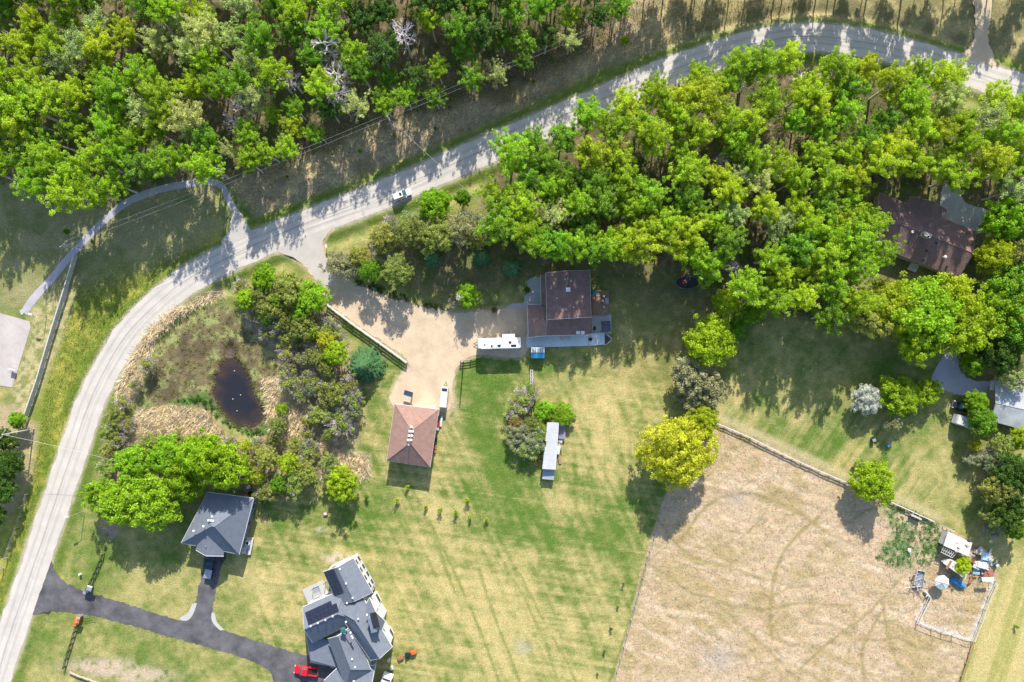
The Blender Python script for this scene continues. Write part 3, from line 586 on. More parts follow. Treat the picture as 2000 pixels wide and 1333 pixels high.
for i in range(3):
    c = kk[0].lerp(kk[1], (i + .6) / 3.4); MB().box((c.x, c.y + .42, 1.3), (1.7, .12, 1.7)).build('patio_window', M_glass, hs)
# garage
ga = thing('garage', 'detached garage with brown hipped roof at the end of the gravel drive', 'garage', U(805, 850))
cA = roof_block(ga, [(771, 789), (755, 900), (840, 913), (857, 800)], 4.2, 7.0, M_roof_brown, M_siding, hip=(.40, .40), trim=M_white)
for x, y in [(804, 834), (800.5, 843), (806, 843), (799, 851.5), (804.5, 851.5), (797.5, 860), (803, 860)]: vent(ga, on_roof(x, y, *cA), .42, .32)
pipe(ga, on_roof(799, 869, *cA), .14, .7)
k = inset(cA[0], .45); windows(ga, k[1].copy(), k[2].copy(), 1.2, 2.3, 2); windows(ga, k[2].copy(), k[3].copy(), 1.2, 2.3, 2)
for t in (.28, .72):
    c = k[3].lerp(k[0], t); d = (k[0] - k[3]).normalized(); n_ = Vector((d.y, -d.x, 0)); MB().box((c.x + n_.x * .04, c.y + n_.y * .04, 1.45), (3.0, .1, 2.7), math.atan2(d.y, d.x)).build('garage_door', M_white, ga)
# blue grey house, lower left
bh = thing('house', 'small house with dark slate hipped roof at the black asphalt drive', 'house', U(430, 1020))
cB = roof_block(bh, [(406, 962), (495, 974), (467, 1083), (354, 1061)], 4.3, 8.2, M_roof_slate, M_blue_siding, hip=(.47, .47), trim=M_white)
cD = roof_block(bh, [(436, 1083), (416, 1040), (402, 1037), (383, 1071)], 4.5, 6.6, M_roof_slate, M_blue_siding, hip=(0, 0), trim=M_white) if False else None
# front gable over the drive
zg, zt = 4.4, 6.5
e0, e1 = U(383, 1070, zg), U(437, 1082, zg); rf = U(404, 1080, zt); rb = U(409, 1048, zt)
md = (e0 + e1) / 2; rf = Vector((md.x, md.y, zt)); inn = (U(408, 1025, 6) - U(404, 1080, 6)); inn.z = 0; inn.normalize(); rb = rf + inn * 4.2
mb = MB(); a0, a1 = e0 - inn * .6, e1 - inn * .6; rf2 = rf - inn * .6
mb.slab([a0, rf2, rb, e0 + inn * .5], .18); mb.slab([rf2, a1, e1 + inn * .5, rb], .18); mb.build('gable_roof', M_roof_slate, bh)
w0, w1 = e0.lerp(e1, .06), e0.lerp(e1, .94)
MB().add([Vector((w0.x, w0.y, 0)), Vector((w1.x, w1.y, 0)), Vector((w1.x, w1.y, zg - .1)), Vector((rf.x, rf.y, zt - .35)), Vector((w0.x, w0.y, zg - .1))] + [Vector((p.x + inn.x * 1.5, p.y + inn.y * 1.5, p.z)) for p in (Vector((w0.x, w0.y, 0)), Vector((w1.x, w1.y, 0)), Vector((w1.x, w1.y, zg - .1)), Vector((rf.x, rf.y, zt - .35)), Vector((w0.x, w0.y, zg - .1)))], [(0, 1, 2, 3, 4), (9, 8, 7, 6, 5), (0, 5, 6, 1), (1, 6, 7, 2), (2, 7, 8, 3), (3, 8, 9, 4), (4, 9, 5, 0)]).build('gable_wall', M_blue_siding, bh)
dd = (w1 - w0).normalized(); gc = w0.lerp(w1, .5); MB().box((gc.x - inn.x * .05, gc.y - inn.y * .05, 1.35), (4.6, .1, 2.5), math.atan2(dd.y, dd.x)).build('garage_door', M_white, bh)
MB().tube([a0 - Vector((0, 0, .05)), rf2 - Vector((0, 0, .05)), a1 - Vector((0, 0, .05))], .09, 4).build('fascia', M_white, bh)
for x, y in [(379, 1037), (398, 1028), (408, 1016.5), (412.5, 1017), (417, 1017.5), (415, 1009)]: vent(bh, on_roof(x, y, *cB), .35, .4)
pipe(bh, U(404, 1066, 6.2), .08, .6); k = inset(cB[0], .45)
windows(bh, k[2].copy(), k[1].copy(), 1.2, 2.4, 0); windows(bh, k[1].lerp(k[2], 1), k[1].copy(), 1.1, 2.3, 3)
MB().box(U(484, 1066, .3), (2.2, 4.2, .35), -.2).build('porch', M_greywood, bh)
# modern house, bottom
mh = thing('house', 'large modern slate roofed house with solar panels at the bottom', 'house', U(690, 1220))
c1 = roof_block(mh, [(631, 1117), (660, 1182), (728, 1158), (690, 1090)], 5.6, 7.6, M_roof_slate, M_siding, hip=(0, 0), rt=.53)
c2 = roof_block(mh, [(610, 1256), (700, 1212), (672, 1150), (591, 1186)], 5.2, 7.9, M_roof_slate, M_siding, hip=(0, .25), rt=.5)
c3 = roof_block(mh, [(700, 1153), (766, 1264), (724, 1290), (655, 1190)], 5.8, 8.4, M_roof_slate, M_siding, hip=(.3, 0), rt=.5)
c4 = roof_block(mh, [(640, 1248), (676, 1345), (724, 1308), (690, 1220)], 5.0, 7.4, M_roof_slate, M_siding, hip=(0, .3), rt=.5)
c5 = roof_block(mh, [(633, 1330), (660, 1304), (705, 1345), (690, 1400)], 3.6, 5.6, M_roof_slate, M_siding, hip=(.25, 0), rt=.5)
c6 = roof_block(mh, [(684, 1305), (733, 1300), (718, 1390), (680, 1390)], 4.2, 6.0, M_roof_slate, M_siding, hip=(.2, 0), rt=.5)
c7 = roof_block(mh, [(692, 1222), (722, 1168), (752, 1214), (745, 1232)], 5.9, 7.6, M_roof_slate, M_siding, hip=(0, 0), rt=.5)
MB().slab([U(x, y, 3.4) for x, y in [(598, 1238), (640, 1250), (660, 1304), (607, 1290)]], .2).build('porch_roof', M_roof_slate, mh)
MB().slab([U(x, y, .5) for x, y in [(596, 1235), (645, 1255), (660, 1305), (606, 1295)]], .48).build('porch', M_conc, mh)
ch = MB().box(U(732, 1212, 7.0), (1.3, 3.4, 5.6), .25).build('chimney', M_blue_siding, mh); MB().box(U(732, 1212, 9.85), (1.5, 3.6, .14), .25).build('cap', M_black, ch)
def panels(root, o_px, u_px, v_px, nu, nv, surf, skip=()):
    o = on_roof(*o_px, *surf); u = (on_roof(*u_px, *surf) - o) / nu; v = (on_roof(*v_px, *surf) - o) / nv
    nrm = u.cross(v).normalized(); nrm = -nrm if nrm.z < 0 else nrm; lift = nrm * .14
    for i in range(nu):
        for j in range(nv):
            if (i, j) in skip: continue
            a = o + u * (i + .02) + v * (j + .02) + lift; p = [a, a + u * .96, a + u * .96 + v * .96, a + v * .96]
            MB().slab(p, .05).build('solar_panel', M_solar, root)
panels(mh, (634, 1118), (654, 1164), (652, 1110), 6, 2, c1); panels(mh, (596, 1197), (655, 1170), (603, 1222), 7, 3, c2, ((6, 0),))
for x, y in [(664, 1112), (676, 1140), (689, 1168), (678, 1178)]: vent(mh, on_roof(x, y, *c1), .3, .3)
for x, y in [(607, 1223), (621, 1217), (636, 1211), (650, 1204)]: vent(mh, on_roof(x, y, *c2), .3, .3)
for x, y in [(700, 1209), (717, 1201), (676, 1215), (687, 1243), (689, 1246), (685, 1236)]: vent(mh, U(x, y, 8.3), .3, .3)
vent(mh, U(671, 1230, 8.0), .9, .7, mat('green_metal', (.02, .14, .12), .5, .1, 1), 'roof_hatch'); vent(mh, U(688, 1288, 6.9), .3, .3); vent(mh, U(694, 1303, 6.6), .3, .3); vent(mh, U(691, 1331, 5.9), .3, .3)
MB().tube([U(672, 1228, 8.2), U(680, 1232, 8.9), U(686, 1244, 8.3)], .12, 6).build('duct', M_steel, mh)
k = inset(c1[0], .45); windows(mh, k[2].copy(), k[3].copy(), .8, 2.2, 4); windows(mh, k[2].copy(), k[3].copy(), 3.4, 4.8, 4); windows(mh, k[3].copy(), k[0].copy(), 3.4, 4.8, 2)
k = inset(c3[0], .45); windows(mh, k[1].copy(), k[0].copy(), 3.4, 4.8, 0); windows(mh, k[2].copy(), k[1].copy(), 3.4, 4.6, 2)
for (x, y, w) in [(722, 1143, 2.2), (734, 1170, 2.6), (744, 1195, 2.4), (760, 1237, 2.0)]:
    p = U(x, y, 1.4); b = MB().box(p, (1.3, w, 2.6), .48).build('bay_window', M_white, mh); MB().box(p + Vector((.08, 0, .2)), (1.3, w * .8, 1.4), .48).build('pane', M_glass, b); MB().box(p + Vector((0, 0, 1.36)), (1.5, w + .2, .1), .48).build('sill_roof', M_offwhite, b)
pg = thing('pergola', 'grey steel pergola on the rear patio of the modern house', 'pergola', U(622, 1160))
for x, y in [(610, 1150), (634, 1139), (645, 1163), (613, 1174)]: MB().box(U(x, y, 1.3), (.14, .14, 2.6)).build('post', M_steel, pg)
for a, b in [((610, 1150), (634, 1139)), ((634, 1139), (645, 1163)), ((645, 1163), (613, 1174)), ((613, 1174), (610, 1150)), ((622, 1144.5), (629, 1168))]: MB().tube([U(*a, 2.66), U(*b, 2.66)], .08, 4).build('beam', M_steel, pg)
MB().slab([U(x, y, 2.56) for x, y in [(610, 1150), (622, 1145), (625, 1156), (612, 1161)]], .05).build('canopy', mat('grey_canvas', (.25, .28, .33), .8, .1, 1), pg)
MB().slab([U(x, y, .16) for x, y in [(1 and 640, 1300), (656, 1292), (662, 1302), (650, 1306)]], .14).build('doorstep', M_conc, mh)
# neighbour house, right
nh = thing('house', 'long brown roofed neighbour house half hidden by trees on the right', 'house', U(1815, 460))
cN = roof_block(nh, [(1718, 377), (1906, 452), (1872, 543), (1690, 471)], 3.2, 5.4, M_roof_dark, M_tan_siding, trim=M_steel)
cN2 = roof_block(nh, [(1778, 384), (1770, 440), (1836, 462), (1850, 410)], 3.25, 5.2, M_roof_dark, M_tan_siding, trim=M_steel)
cb = MB().box(U(1808, 460, 5.9), (2.0, 1.0, 1.5), -.4).build('chimney', M_stone, nh)
for t in (-.45, .45): MB().tube([U(1808 + t * 12, 460 + t * 5, 6.6), U(1808 + t * 12, 460 + t * 5, 6.95)], .22, 8).build('flue', M_black, cb)
pipe(nh, on_roof(1780, 454, *cN), .2, .5, M_white); pipe(nh, on_roof(1842, 503, *cN), .2, .9, M_white)
for x, y in [(1810, 490), (1804, 508), (1849, 521), (1828, 475)]: vent(nh, on_roof(x, y, *cN), .35, .3, M_black)
MB().slab([U(x, y, .7) for x, y in [(1781, 509), (1797, 516), (1789, 532), (1773, 526)]], .5).build('deck', M_greywood, nh)
for i in range(8):
    a = Vector(U(1742, 494, .72)).lerp(U(1779, 508, .72), (i + .5) / 8); MB().box(a, (.55, 1.2, .08), -.38).build('deck_board', M_greywood, nh)
# long white shed and its lean-to
ls = thing('long_shed', 'long narrow shed with flat white metal roof on the lawn', 'shed', U(1075, 870))
c = [U(x, y, 2.6) for x, y in [(1069, 825), (1092, 826), (1085.5, 918), (1059, 916)]]
MB().slab([c[0] + Vector((0, 0, .25)), c[1], c[2], c[3] + Vector((0, 0, .25))], .12).build('roof', mat('pale_metal_roof', (.47, .48, .50), .45, .1, .6), ls)
k = inset(c, .2); MB().slab([Vector((p.x, p.y, 2.44)) for p in k], 2.44).build('wall', M_tan_siding, ls)
for t in (.2, .4, .6, .8):
    MB().tube([c[0].lerp(c[3], t) + Vector((0, 0, .262)), c[1].lerp(c[2], t) + Vector((0, 0, .012))], .02, 4).build('roof_seam', M_offwhite, ls)
MB().box(U(1066, 865, 3.0), (.25, .7, .5)).build('vent', M_black, ls)
MB().slab([U(x, y, 1.5) for x, y in [(1060.5, 917.5), (1084, 918.5), (1081.5, 938), (1059, 936)]], .1).build('lean_to_roof', mat('blue_grey_sheet', (.30, .34, .40), .5, .1, 1), ls)
for x, y in [(1060, 934), (1080, 936)]: MB().box(U(x, y, .72), (.12, .12, 1.4)).build('post', M_wood, ls)
lr = thing('lumber_rack', 'stacked boards and sheets along the right side of the long shed', 'lumber', U(1096, 870)); lrg = random.Random(4)
for i in range(16):
    x, y = lrg.uniform(1090, 1102), lrg.uniform(835, 898)
    MB().box(U(x, y, lrg.uniform(.1, .6)), (lrg.uniform(.2, .9), lrg.uniform(.8, 2.6), lrg.uniform(.06, .3)), lrg.uniform(-.25, .15)).build('board', lrg.choice([M_wood, M_greywood, M_offwhite, M_deckwood, M_steel]), lr)
MB().slab([U(x, y, .9) for x, y in [(1092, 828), (1105, 829), (1104, 858), (1091, 857)]], .1).build('cover', mat('grey_sheet', (.22, .23, .28), .6, .15, 1), lr)
for i in range(10): MB().tube([U(lrg.uniform(1048, 1058), lrg.uniform(888, 905), .1), U(lrg.uniform(1048, 1060), lrg.uniform(888, 912), .3)], .07, 5).build('board', lrg.choice([M_rust, M_wood]), lr)
# gazebo / hot tub cover, greenhouse, shed, small shelter
gz_ = thing('gazebo', 'dark roofed gazebo on the side patio of the main house', 'gazebo', U(1183, 638))
roof_corners = [U(x, y, 2.3) for x, y in [(1174, 628), (1192, 627), (1193, 648), (1175, 649)]]; ap = sum(roof_corners, Vector()) / 4; ap.z = 3.0; m_ = MB()
for i in range(4): m_.slab([roof_corners[i], roof_corners[(i + 1) % 4], ap], .08)
m_.build('roof', mat('dark_canopy', (.07, .08, .11), .6, .1, 1), gz_)
for p in inset(roof_corners, .2): MB().box((p.x, p.y, 1.12), (.12, .12, 2.24)).build('post', M_black, gz_)
MB().tube([U(1183, 638, .03), U(1183, 638, .9)], .95, 12).build('hot_tub', M_steel, gz_)
gh = thing('greenhouse', 'small blue greenhouse with white roof frames below the deck', 'greenhouse', U(1050, 690))
MB().box(U(1050, 690, .95), (3.1, 2.5, 1.9)).build('wall', mat('blue_panel', (.03, .20, .38), .4, .1, 1), gh)
fr = MB().slab([U(1037.5, 679, 2.5), U(1063.5, 679, 2.5), U(1063.5, 689, 2.35), U(1037.5, 689, 2.35)], .08).build('roof', M_white, gh)
for i in range(5): MB().box(U(1041 + i * 4.8, 684, 2.47), (.38, .95, .07), 0).build('pane', mat('hazy_glass', (.32, .36, .36), .3, .1, 1), fr)
MB().slab([U(1037.5, 689.2, 2.34), U(1063.5, 689.2, 2.34), U(1063.5, 700, 1.95), U(1037.5, 700, 1.95)], .06).build('front_roof', mat('blue_glazing', (.04, .25, .45), .3, .15, 1), gh)
ar = thing('arbour', 'narrow white arbour of two rails below the greenhouse', 'arbour', U(1038, 738))
for x in (1036.5, 1040):
    MB().tube([U(x, 722, 2.2), U(x, 758, 2.2)], .07, 4).build('rail', M_white, ar)
    for y in (723, 740, 757): MB().box(U(x, y, 1.07), (.1, .1, 2.14)).build('post', M_white, ar)
for i in range(6): MB().tube([U(1036, 724 + i * 6.5, 2.3), U(1040.5, 724 + i * 6.5, 2.3)], .035, 4).build('slat', M_white, ar)
dk = thing('garden_hut', 'small hut with dark blue sloping roof left of the garage entrance', 'hut', U(797, 775))
MB().box(U(797, 776, .75), (1.75, 2.2, 1.5), -.25).build('wall', M_tan_siding, dk)
MB().slab([U(790.5, 762, 2.0), U(807, 767, 2.0), U(804.5, 776, 1.55), U(788, 771, 1.55)], .1).build('roof', mat('blue_metal_roof', (.06, .10, .17), .5, .1, 1), dk)
MB().box(U(797, 783.5, .6), (.7, .08, 1.0), -.25).build('door', M_wood, dk)
# right yard shed
ys = thing('metal_shed', 'grey metal roofed shed at the right border', 'shed', U(1968, 795))
cS = roof_block(ys, [(1945, 752), (2015, 765), (2000, 840), (1935, 822)], 3.0, 4.0, mat('patchy_metal_roof', (.36, .38, .39), .5, .3, .35, fine=.1), M_tan_siding, trim=M_steel)
MB().slab([U(x, y, 2.4) for x, y in [(1937, 745), (1949, 748), (1945, 765), (1933, 762)]], .1).build('lean_to_roof', M_greywood, ys)
# ---------------------------------------------------------------- junk yard
jr = random.Random(21)
js = thing('old_shed', 'collapsing shed with weathered white roof in the junk yard', 'shed', U(1880, 1075))
a = [U(x, y, 2.6) for x, y in [(1852, 1039), (1899, 1061), (1891, 1087), (1843, 1066)]]
MB().slab(a, .1).build('roof', mat('peeling_white_roof', (.66, .64, .60), .8, .25, 1.1, fine=.1), js)
for i in range(9): MB().box(U(jr.uniform(1868, 1892), jr.uniform(1056, 1078), 2.66), (jr.uniform(.3, 1.1), jr.uniform(.1, .3), .06), jr.uniform(-1, .4)).build('loose_board', jr.choice([M_wood, M_black, M_greywood]), js)
k = inset(a, .2); MB().slab([Vector((p.x, p.y, 2.46)) for p in k], 2.46).build('wall', M_greywood, js)
for i in range(7):
    p, q_ = U(1843, 1069, 2.3).lerp(U(1868, 1081, 2.3), i / 6), U(1838, 1079, 1.9).lerp(U(1860, 1090, 1.9), i / 6); MB().tube([p, q_], .07, 4).build('rafter', M_offwhite, js)
for a_, b_ in [((1838, 1079), (1860, 1090)), ((1840, 1074), (1864, 1085))]: MB().tube([U(*a_, 1.95), U(*b_, 1.95)], .07, 4).build('beam', M_offwhite, js)
MB().slab([U(x, y, 1.9) for x, y in [(1842, 1100), (1856, 1092), (1895, 1112), (1885, 1132)]], .1).build('porch_roof', M_offwhite, js)
MB().slab([U(x, y, 1.95) for x, y in [(1847, 1110), (1856, 1095), (1860, 1097), (1851, 1113)]], .04).build('rusty_sheet', M_rust, js)
MB().slab([U(x, y, 1.75) for x, y in [(1845, 1100), (1856, 1094), (1890, 1113), (1882, 1128)]], 1.7).build('lean_to_wall', M_greywood, js)
jp = thing('scrap_heap', 'heap of metal sheets, boards and blue tarpaulin right of the old shed', 'scrap', U(1918, 1090))
for i in range(26):
    x, y = jr.uniform(1898, 1934), jr.uniform(1072, 1122)
    MB().box(U(x, y, jr.uniform(.2, 1.2)), (jr.uniform(.3, 2.2), jr.uniform(.3, 1.6), jr.uniform(.05, .4)), jr.uniform(-.8, .2), rx=jr.uniform(-.25, .25)).build('sheet', jr.choice([M_offwhite, M_greywood, M_steel, M_rust, M_wood, M_offwhite, mat('pale_blue_sheet', (.35, .50, .58), .6, .15, 1)]), jp)
MB().slab([U(x, y, 1.4) for x, y in [(1917, 1079), (1933, 1081), (1931, 1096), (1916, 1093)]], .05).build('sheet', MATS['pale_blue_sheet'], jp)
MB().slab([U(x, y, 1.3) for x, y in [(1912, 1096), (1932, 1100), (1928, 1113), (1908, 1108)]], .05).build('sheet', M_offwhite, jp)
for i in range(22):
    x, y = jr.uniform(1838, 1940), jr.uniform(1066, 1136)
    MB().box(U(x, y, jr.uniform(.05, .5)), (jr.uniform(.3, 1.4), jr.uniform(.12, .5), jr.uniform(.05, .25)), jr.uniform(-1.5, 1.5), rx=jr.uniform(-.2, .2)).build('board', jr.choice([M_wood, M_rust, M_black, M_greywood, M_deckwood]), jp)
for i, (m_, s) in enumerate([(M_blue, 1.2), (M_carblack, .9), (M_offwhite, .7)]): MB().box(U(1944 + i * 2, 1103 + i, .3 + i * .3), (s, s * .6, .3), .4 * i).build('barrel', m_, jp)
bt = thing('boat', 'upturned bright blue boat hull below the old shed', 'boat', U(1875, 1141))
ring = []
p0, p1 = U(1857, 1129, .0), U(1884, 1148, .0); ax = (p1 - p0); L = ax.length; ax.normalize(); sd_ = Vector((-ax.y, ax.x, 0))
for t, w, h_ in [(0, .55, .5), (.15, .75, .7), (.5, .85, .8), (.8, .7, .75), (.95, .35, .6), (1, .06, .4)]:
    c_ = p0 + ax * L * t; ring.append([c_ + sd_ * w, c_ + sd_ * w * .8 + Vector((0, 0, h_ * .7)), c_ + Vector((0, 0, h_)), c_ - sd_ * w * .8 + Vector((0, 0, h_ * .7)), c_ - sd_ * w])
MB().loft(ring).build('hull', M_blue, bt, smooth=True)
MB().tube([p0 + Vector((0, 0, .55)), p0 + ax * L * .5 + Vector((0, 0, .86)), p1 + Vector((0, 0, .5))], .06, 4).build('keel', M_navy, bt)
og = thing('octagonal_canopy', 'pale octagonal ribbed canopy in the junk yard', 'canopy', U(1840, 1140)); cc = U(1840, 1138, 2.6); m_ = MB(); rim = [U(1840 + 14.5 * math.cos(i * math.pi / 4 + .3), 1138 + 14.5 * math.sin(i * math.pi / 4 + .3), 1.9) for i in range(8)]
for i in range(8): MB().slab([rim[i], rim[(i + 1) % 8], cc], .04).build('panel', mat('pale_plastic', (.52, .54, .54), .5, .12, 1), og)
for i in range(8): MB().tube([rim[i] + Vector((0, 0, .03)), cc + Vector((0, 0, .03))], .045, 4).build('rib', M_white, og); MB().tube([Vector((rim[i].x, rim[i].y, 0)), rim[i]], .04, 4).build('post', M_steel, og)
tr = thing('scrap_trailer', 'grey trailer heaped with brush and scrap beside the octagonal canopy', 'trailer', U(1793, 1130))
MB().slab([U(x, y, .8) for x, y in [(1793, 1114), (1806, 1118), (1801, 1148), (1786, 1143)]], .25).build('bed', M_steel, tr)
for a_, b_ in [((1792, 1114), (1785, 1143)), ((1807, 1118), (1802, 1148)), ((1792, 1114), (1807, 1118))]: MB().slab([U(*a_, 1.3), U(*b_, 1.3), U(b_[0] + .8, b_[1], 1.3), U(a_[0] + .8, a_[1] + .6, 1.3)], .5).build('side_board', M_greywood, tr)
for i in range(30):
    p = U(jr.uniform(1784, 1805), jr.uniform(1118, 1156), jr.uniform(.5, 1.3)); d = Vector((jr.gauss(0, .7), jr.gauss(0, .7), jr.gauss(0, .25))); MB().tube([p - d, p + d], jr.uniform(.03, .08), 4).build('branch', jr.choice([M_greywood, M_dead, M_steel, M_black]), tr)
for x, y in [(1788, 1134), (1805, 1136)]: MB().tube([U(x - .6, y, .35), U(x + .6, y, .35)], .35, 12).build('wheel', M_rubber, tr)
sb_ = thing('board_shelter', 'white sheet roof shelter at the top of the pen fence', 'shelter', U(1930, 1133))
MB().slab([U(x, y, 2.0) for x, y in [(1917, 1128), (1941, 1128), (1940, 1137), (1919, 1136)]], .06).build('roof', M_white, sb_)
for x, y in [(1918, 1129), (1940, 1129), (1939, 1136), (1920, 1135)]: MB().box(U(x, y, .97), (.1, .1, 1.94)).build('post', M_wood, sb_)
# ---------------------------------------------------------------- fences, gates, walls
def fence(name, label, pts, h, rails, pm, rm, step=2.5, pr=.09, rw=.06, rh=.14, cat='fence', panel=None, group=None):
    e = thing(name, label, cat, U(*pts[0]), group)
    for a, b in zip(pts[:-1], pts[1:]):
        A, B = U(*a), U(*b); L = (B - A).length; n = max(1, round(L / step)); rz = math.atan2((B - A).y, (B - A).x)
        for i in range(n + (1 if b == pts[-1] else 0)):
            p = A.lerp(B, i / n); MB().box((p.x, p.y, h / 2 - .1), (pr * 2, pr * 2, h + .2), rz).build('post', pm, e)
        for i in range(n):
            p, q_ = A.lerp(B, i / n), A.lerp(B, (i + 1) / n); m = (p + q_) / 2; l = (q_ - p).length
            for z in rails: MB().box((m.x, m.y, z), (l - .01, rw * 2, rh), rz).build('rail', rm, e)
            if panel: MB().box((m.x, m.y, panel[0]), (l - pr * 2.2, .05, panel[1]), rz).build('panel', panel[2], e)
    return e
fence('rail_fence', 'white topped rail fence along the gravel drive', [(640, 595), (690, 633), (740, 668), (795, 708)], 1.5, [.5, .95, 1.42], M_greywood, M_offwhite, 2.2, .1, .16, .14)
fence('rail_fence', 'short rail fence at the front of the white travel trailer', [(900, 704), (920, 702), (940, 696)], 1.4, [.5, .9, 1.3], M_wood, M_wood, 2.0, .09, .07)
fence('panel_fence', 'long pale panel fence down the park side of the left verge', [(152, 500), (133, 565), (108, 645), (80, 740), (55, 812)], 1.7, [1.66], M_greywood, M_greywood, 2.4, .08, .13, .1, panel=(.85, 1.5, M_greywood))
fence('wire_fence', 'thin post and wire fence left of the road at the bottom left', [(55, 965), (35, 1030), (5, 1110), (-20, 1180)], 1.2, [.5, .85, 1.15], M_wood, M_wire, 3.0, .07, .02, .03)
fence('plank_fence', 'weathered plank fence along the upper side of the dry pasture', [(1398, 826), (1465, 855), (1530, 888), (1600, 920), (1662, 946)], .75, [.3, .68], M_greywood, M_offwhite, 2.6, .09, .11, .12)
fence('plank_fence', 'weathered plank fence right of the yellow green tree on the pasture', [(1738, 980), (1780, 999), (1822, 1018)], .75, [.3, .68], M_greywood, M_offwhite, 2.6, .09, .11, .12)
fence('feed_rack', 'short grey plank rack below the pasture fence', [(1776, 1004), (1795, 1013)], 1.0, [.3, .6, .95], M_greywood, M_greywood, 1.2, .08, .2, .2, cat='rack')
fence('wire_fence', 'thin wire fence between the mown lawn and the dry pasture', [(1298, 975), (1284, 1030), (1262, 1100), (1240, 1185), (1218, 1262), (1198, 1335)], 1.1, [.4, .75, 1.05], M_wood, M_wire, 3.2, .07, .02, .03)
fence('pen_fence', 'weathered fence of the empty pen below the junk yard', [(1813, 1165), (1806, 1180), (1790, 1213), (1820, 1226), (1860, 1238), (1898, 1250), (1912, 1215), (1930, 1165), (1944, 1135)], 1.25, [.35, 1.18], M_wood, M_offwhite, 3.4, .08, .05, .05)
fence('wire_fence', 'thin fence running down from the pen to the lower border', [(1898, 1252), (1885, 1295), (1868, 1345)], 1.1, [.5, 1.0], M_wood, M_rust, 3.0, .07, .05, .06)
fence('rail_fence', 'black rail fence above the asphalt drive entrance', [(204, 1082), (193, 1108), (183, 1130), (175, 1146)], 1.3, [.35, .75, 1.25], M_black, M_black, 1.8, .08, .05, .08)
fence('rail_fence', 'black rail fence below the asphalt drive entrance', [(152, 1222), (145, 1245), (137, 1270), (128, 1302)], 1.3, [.35, .75, 1.25], M_black, M_black, 1.8, .08, .05, .08)
fence('low_wall', 'low dark timber edging at the bottom left path', [(138, 1312), (150, 1318), (190, 1332)], .6, [.25, .5], M_wood, M_wood, 1.6, .1, .12, .2, cat='edging')
fence('rail_fence', 'low plank fence at the top of the old shed', [(1842, 1028), (1858, 1036)], 1.4, [.5, .9, 1.3], M_greywood, M_greywood, 1.2, .08, .08, .16)
# gate pillars
gp_ = thing('gate_pillar', 'dark stone gate pillar with cabinet on the upper side of the asphalt drive', 'pillar', U(173, 1150), 'gate pillars')
MB().box(U(174, 1150, .95), (1.0, 1.0, 1.9), -.3).build('shaft', mat('dark_stone', (.10, .11, .13), .8, .2, 2, bump=.2), gp_); MB().box(U(174, 1150, 1.97), (1.25, 1.25, .14), -.3, .8).build('cap', M_steel, gp_); MB().box(U(168, 1156, .6), (.7, .8, 1.2), -.3).build('cabinet', M_steel, gp_)
g2 = thing('gate_pillar', 'orange brick gate pillar on the lower side of the asphalt drive', 'pillar', U(151, 1212), 'gate pillars')
MB().box(U(151, 1213, .9), (.75, 1.5, 1.8), -.3).build('shaft', M_orange, g2); MB().box(U(151, 1213, 1.87), (.9, 1.65, .14), -.3, .85).build('cap', mat('orange_cap', (.66, .22, .12), .7, .1, 1), g2)
for t in (-3, 3): MB().tube([U(151 - t * .3, 1213 + t, 1.95), U(151 - t * .3, 1213 + t, 2.12)], .22, 8).build('lamp', M_rust, g2)
MB().box(U(156, 1204, .7), (.8, .5, 1.4), .5).build('cabinet', M_steel, g2)
gt = thing('gate_leaf', 'open thin black gate leaf at the orange pillar', 'gate', U(160, 1206))
for z in (.3, .8, 1.3): MB().tube([U(160, 1206, z), U(184, 1203, z)], .035, 4).build('rail', M_black, gt)
for i in range(7): MB().tube([U(160 + i * 4, 1206 - i * .5, .15), U(160 + i * 4, 1206 - i * .5, 1.35)], .025, 4).build('bar', M_black, gt)
g3 = thing('gate_leaf', 'open thin black gate leaf at the dark pillar', 'gate', U(176, 1153))
for z in (.3, .8, 1.3): MB().tube([U(176, 1153, z), U(196, 1166, z)], .035, 4).build('rail', M_black, g3)
for i in range(7): MB().tube([U(176 + i * 3.3, 1153 + i * 2.2, .15), U(176 + i * 3.3, 1153 + i * 2.2, 1.35)], .025, 4).build('bar', M_black, g3)
# ---------------------------------------------------------------- poles, lamps, wires
def pole(label, px, py, h, top=None, arm=None, group='wooden power poles', ins=True):
    e = thing('power_pole', label, 'power pole', U(px, py), group); b = U(px, py)
    MB().tube([b - Vector((0, 0, .3)), b + Vector((0, 0, h))], [.17, .11], 8).build('shaft', M_pole, e)
    if arm is not None:
        d = Vector((math.cos(arm), math.sin(arm), 0)); c = b + Vector((0, 0, h - .4))
        MB().tube([c - d * 1.2 + Vector((0, .14, 0)), c + d * 1.2 + Vector((0, .14, 0))], .07, 4).build('crossarm', M_pole, e)
        for s in (-1.05, 0, 1.05): MB().tube([c + d * s + Vector((0, .14, .07)), c + d * s + Vector((0, .14, .3))], [.06, .04], 6).build('insulator', M_white, e)
    MB().tube([b + Vector((.2, -.22, h - 2.0)), b + Vector((.2, -.22, h - 1.2))], .2, 10).build('transformer', M_steel, e) if ins else None
    return b + Vector((0, 0, h - .25))
pA = pole('power pole with crossarm rising beside the shaded path', 180, 490, 10.9, arm=R(40)); pB = pole('power pole at the left border above the dark trees', 66, 838, 10.4, arm=R(60))
pC = pole('power pole on the rough strip between wood and road', 772, 256, 10.8, arm=R(-60), ins=False); pD = pole('service pole at the grove edge above the main house', 958, 424, 7.0, ins=True)
def wire(label, a, b, sag=1.2, r=.024, group='overhead wires', m=None):
    e = MB(); pts = []
    for i in range(17):
        t = i / 16; p = a.lerp(b, t); p.z -= sag * 4 * t * (1 - t); pts.append(p)
    o = e.tube(pts, r, 4).build('overhead_wire', m or M_wire, None); tag(o, label, 'wire', group)
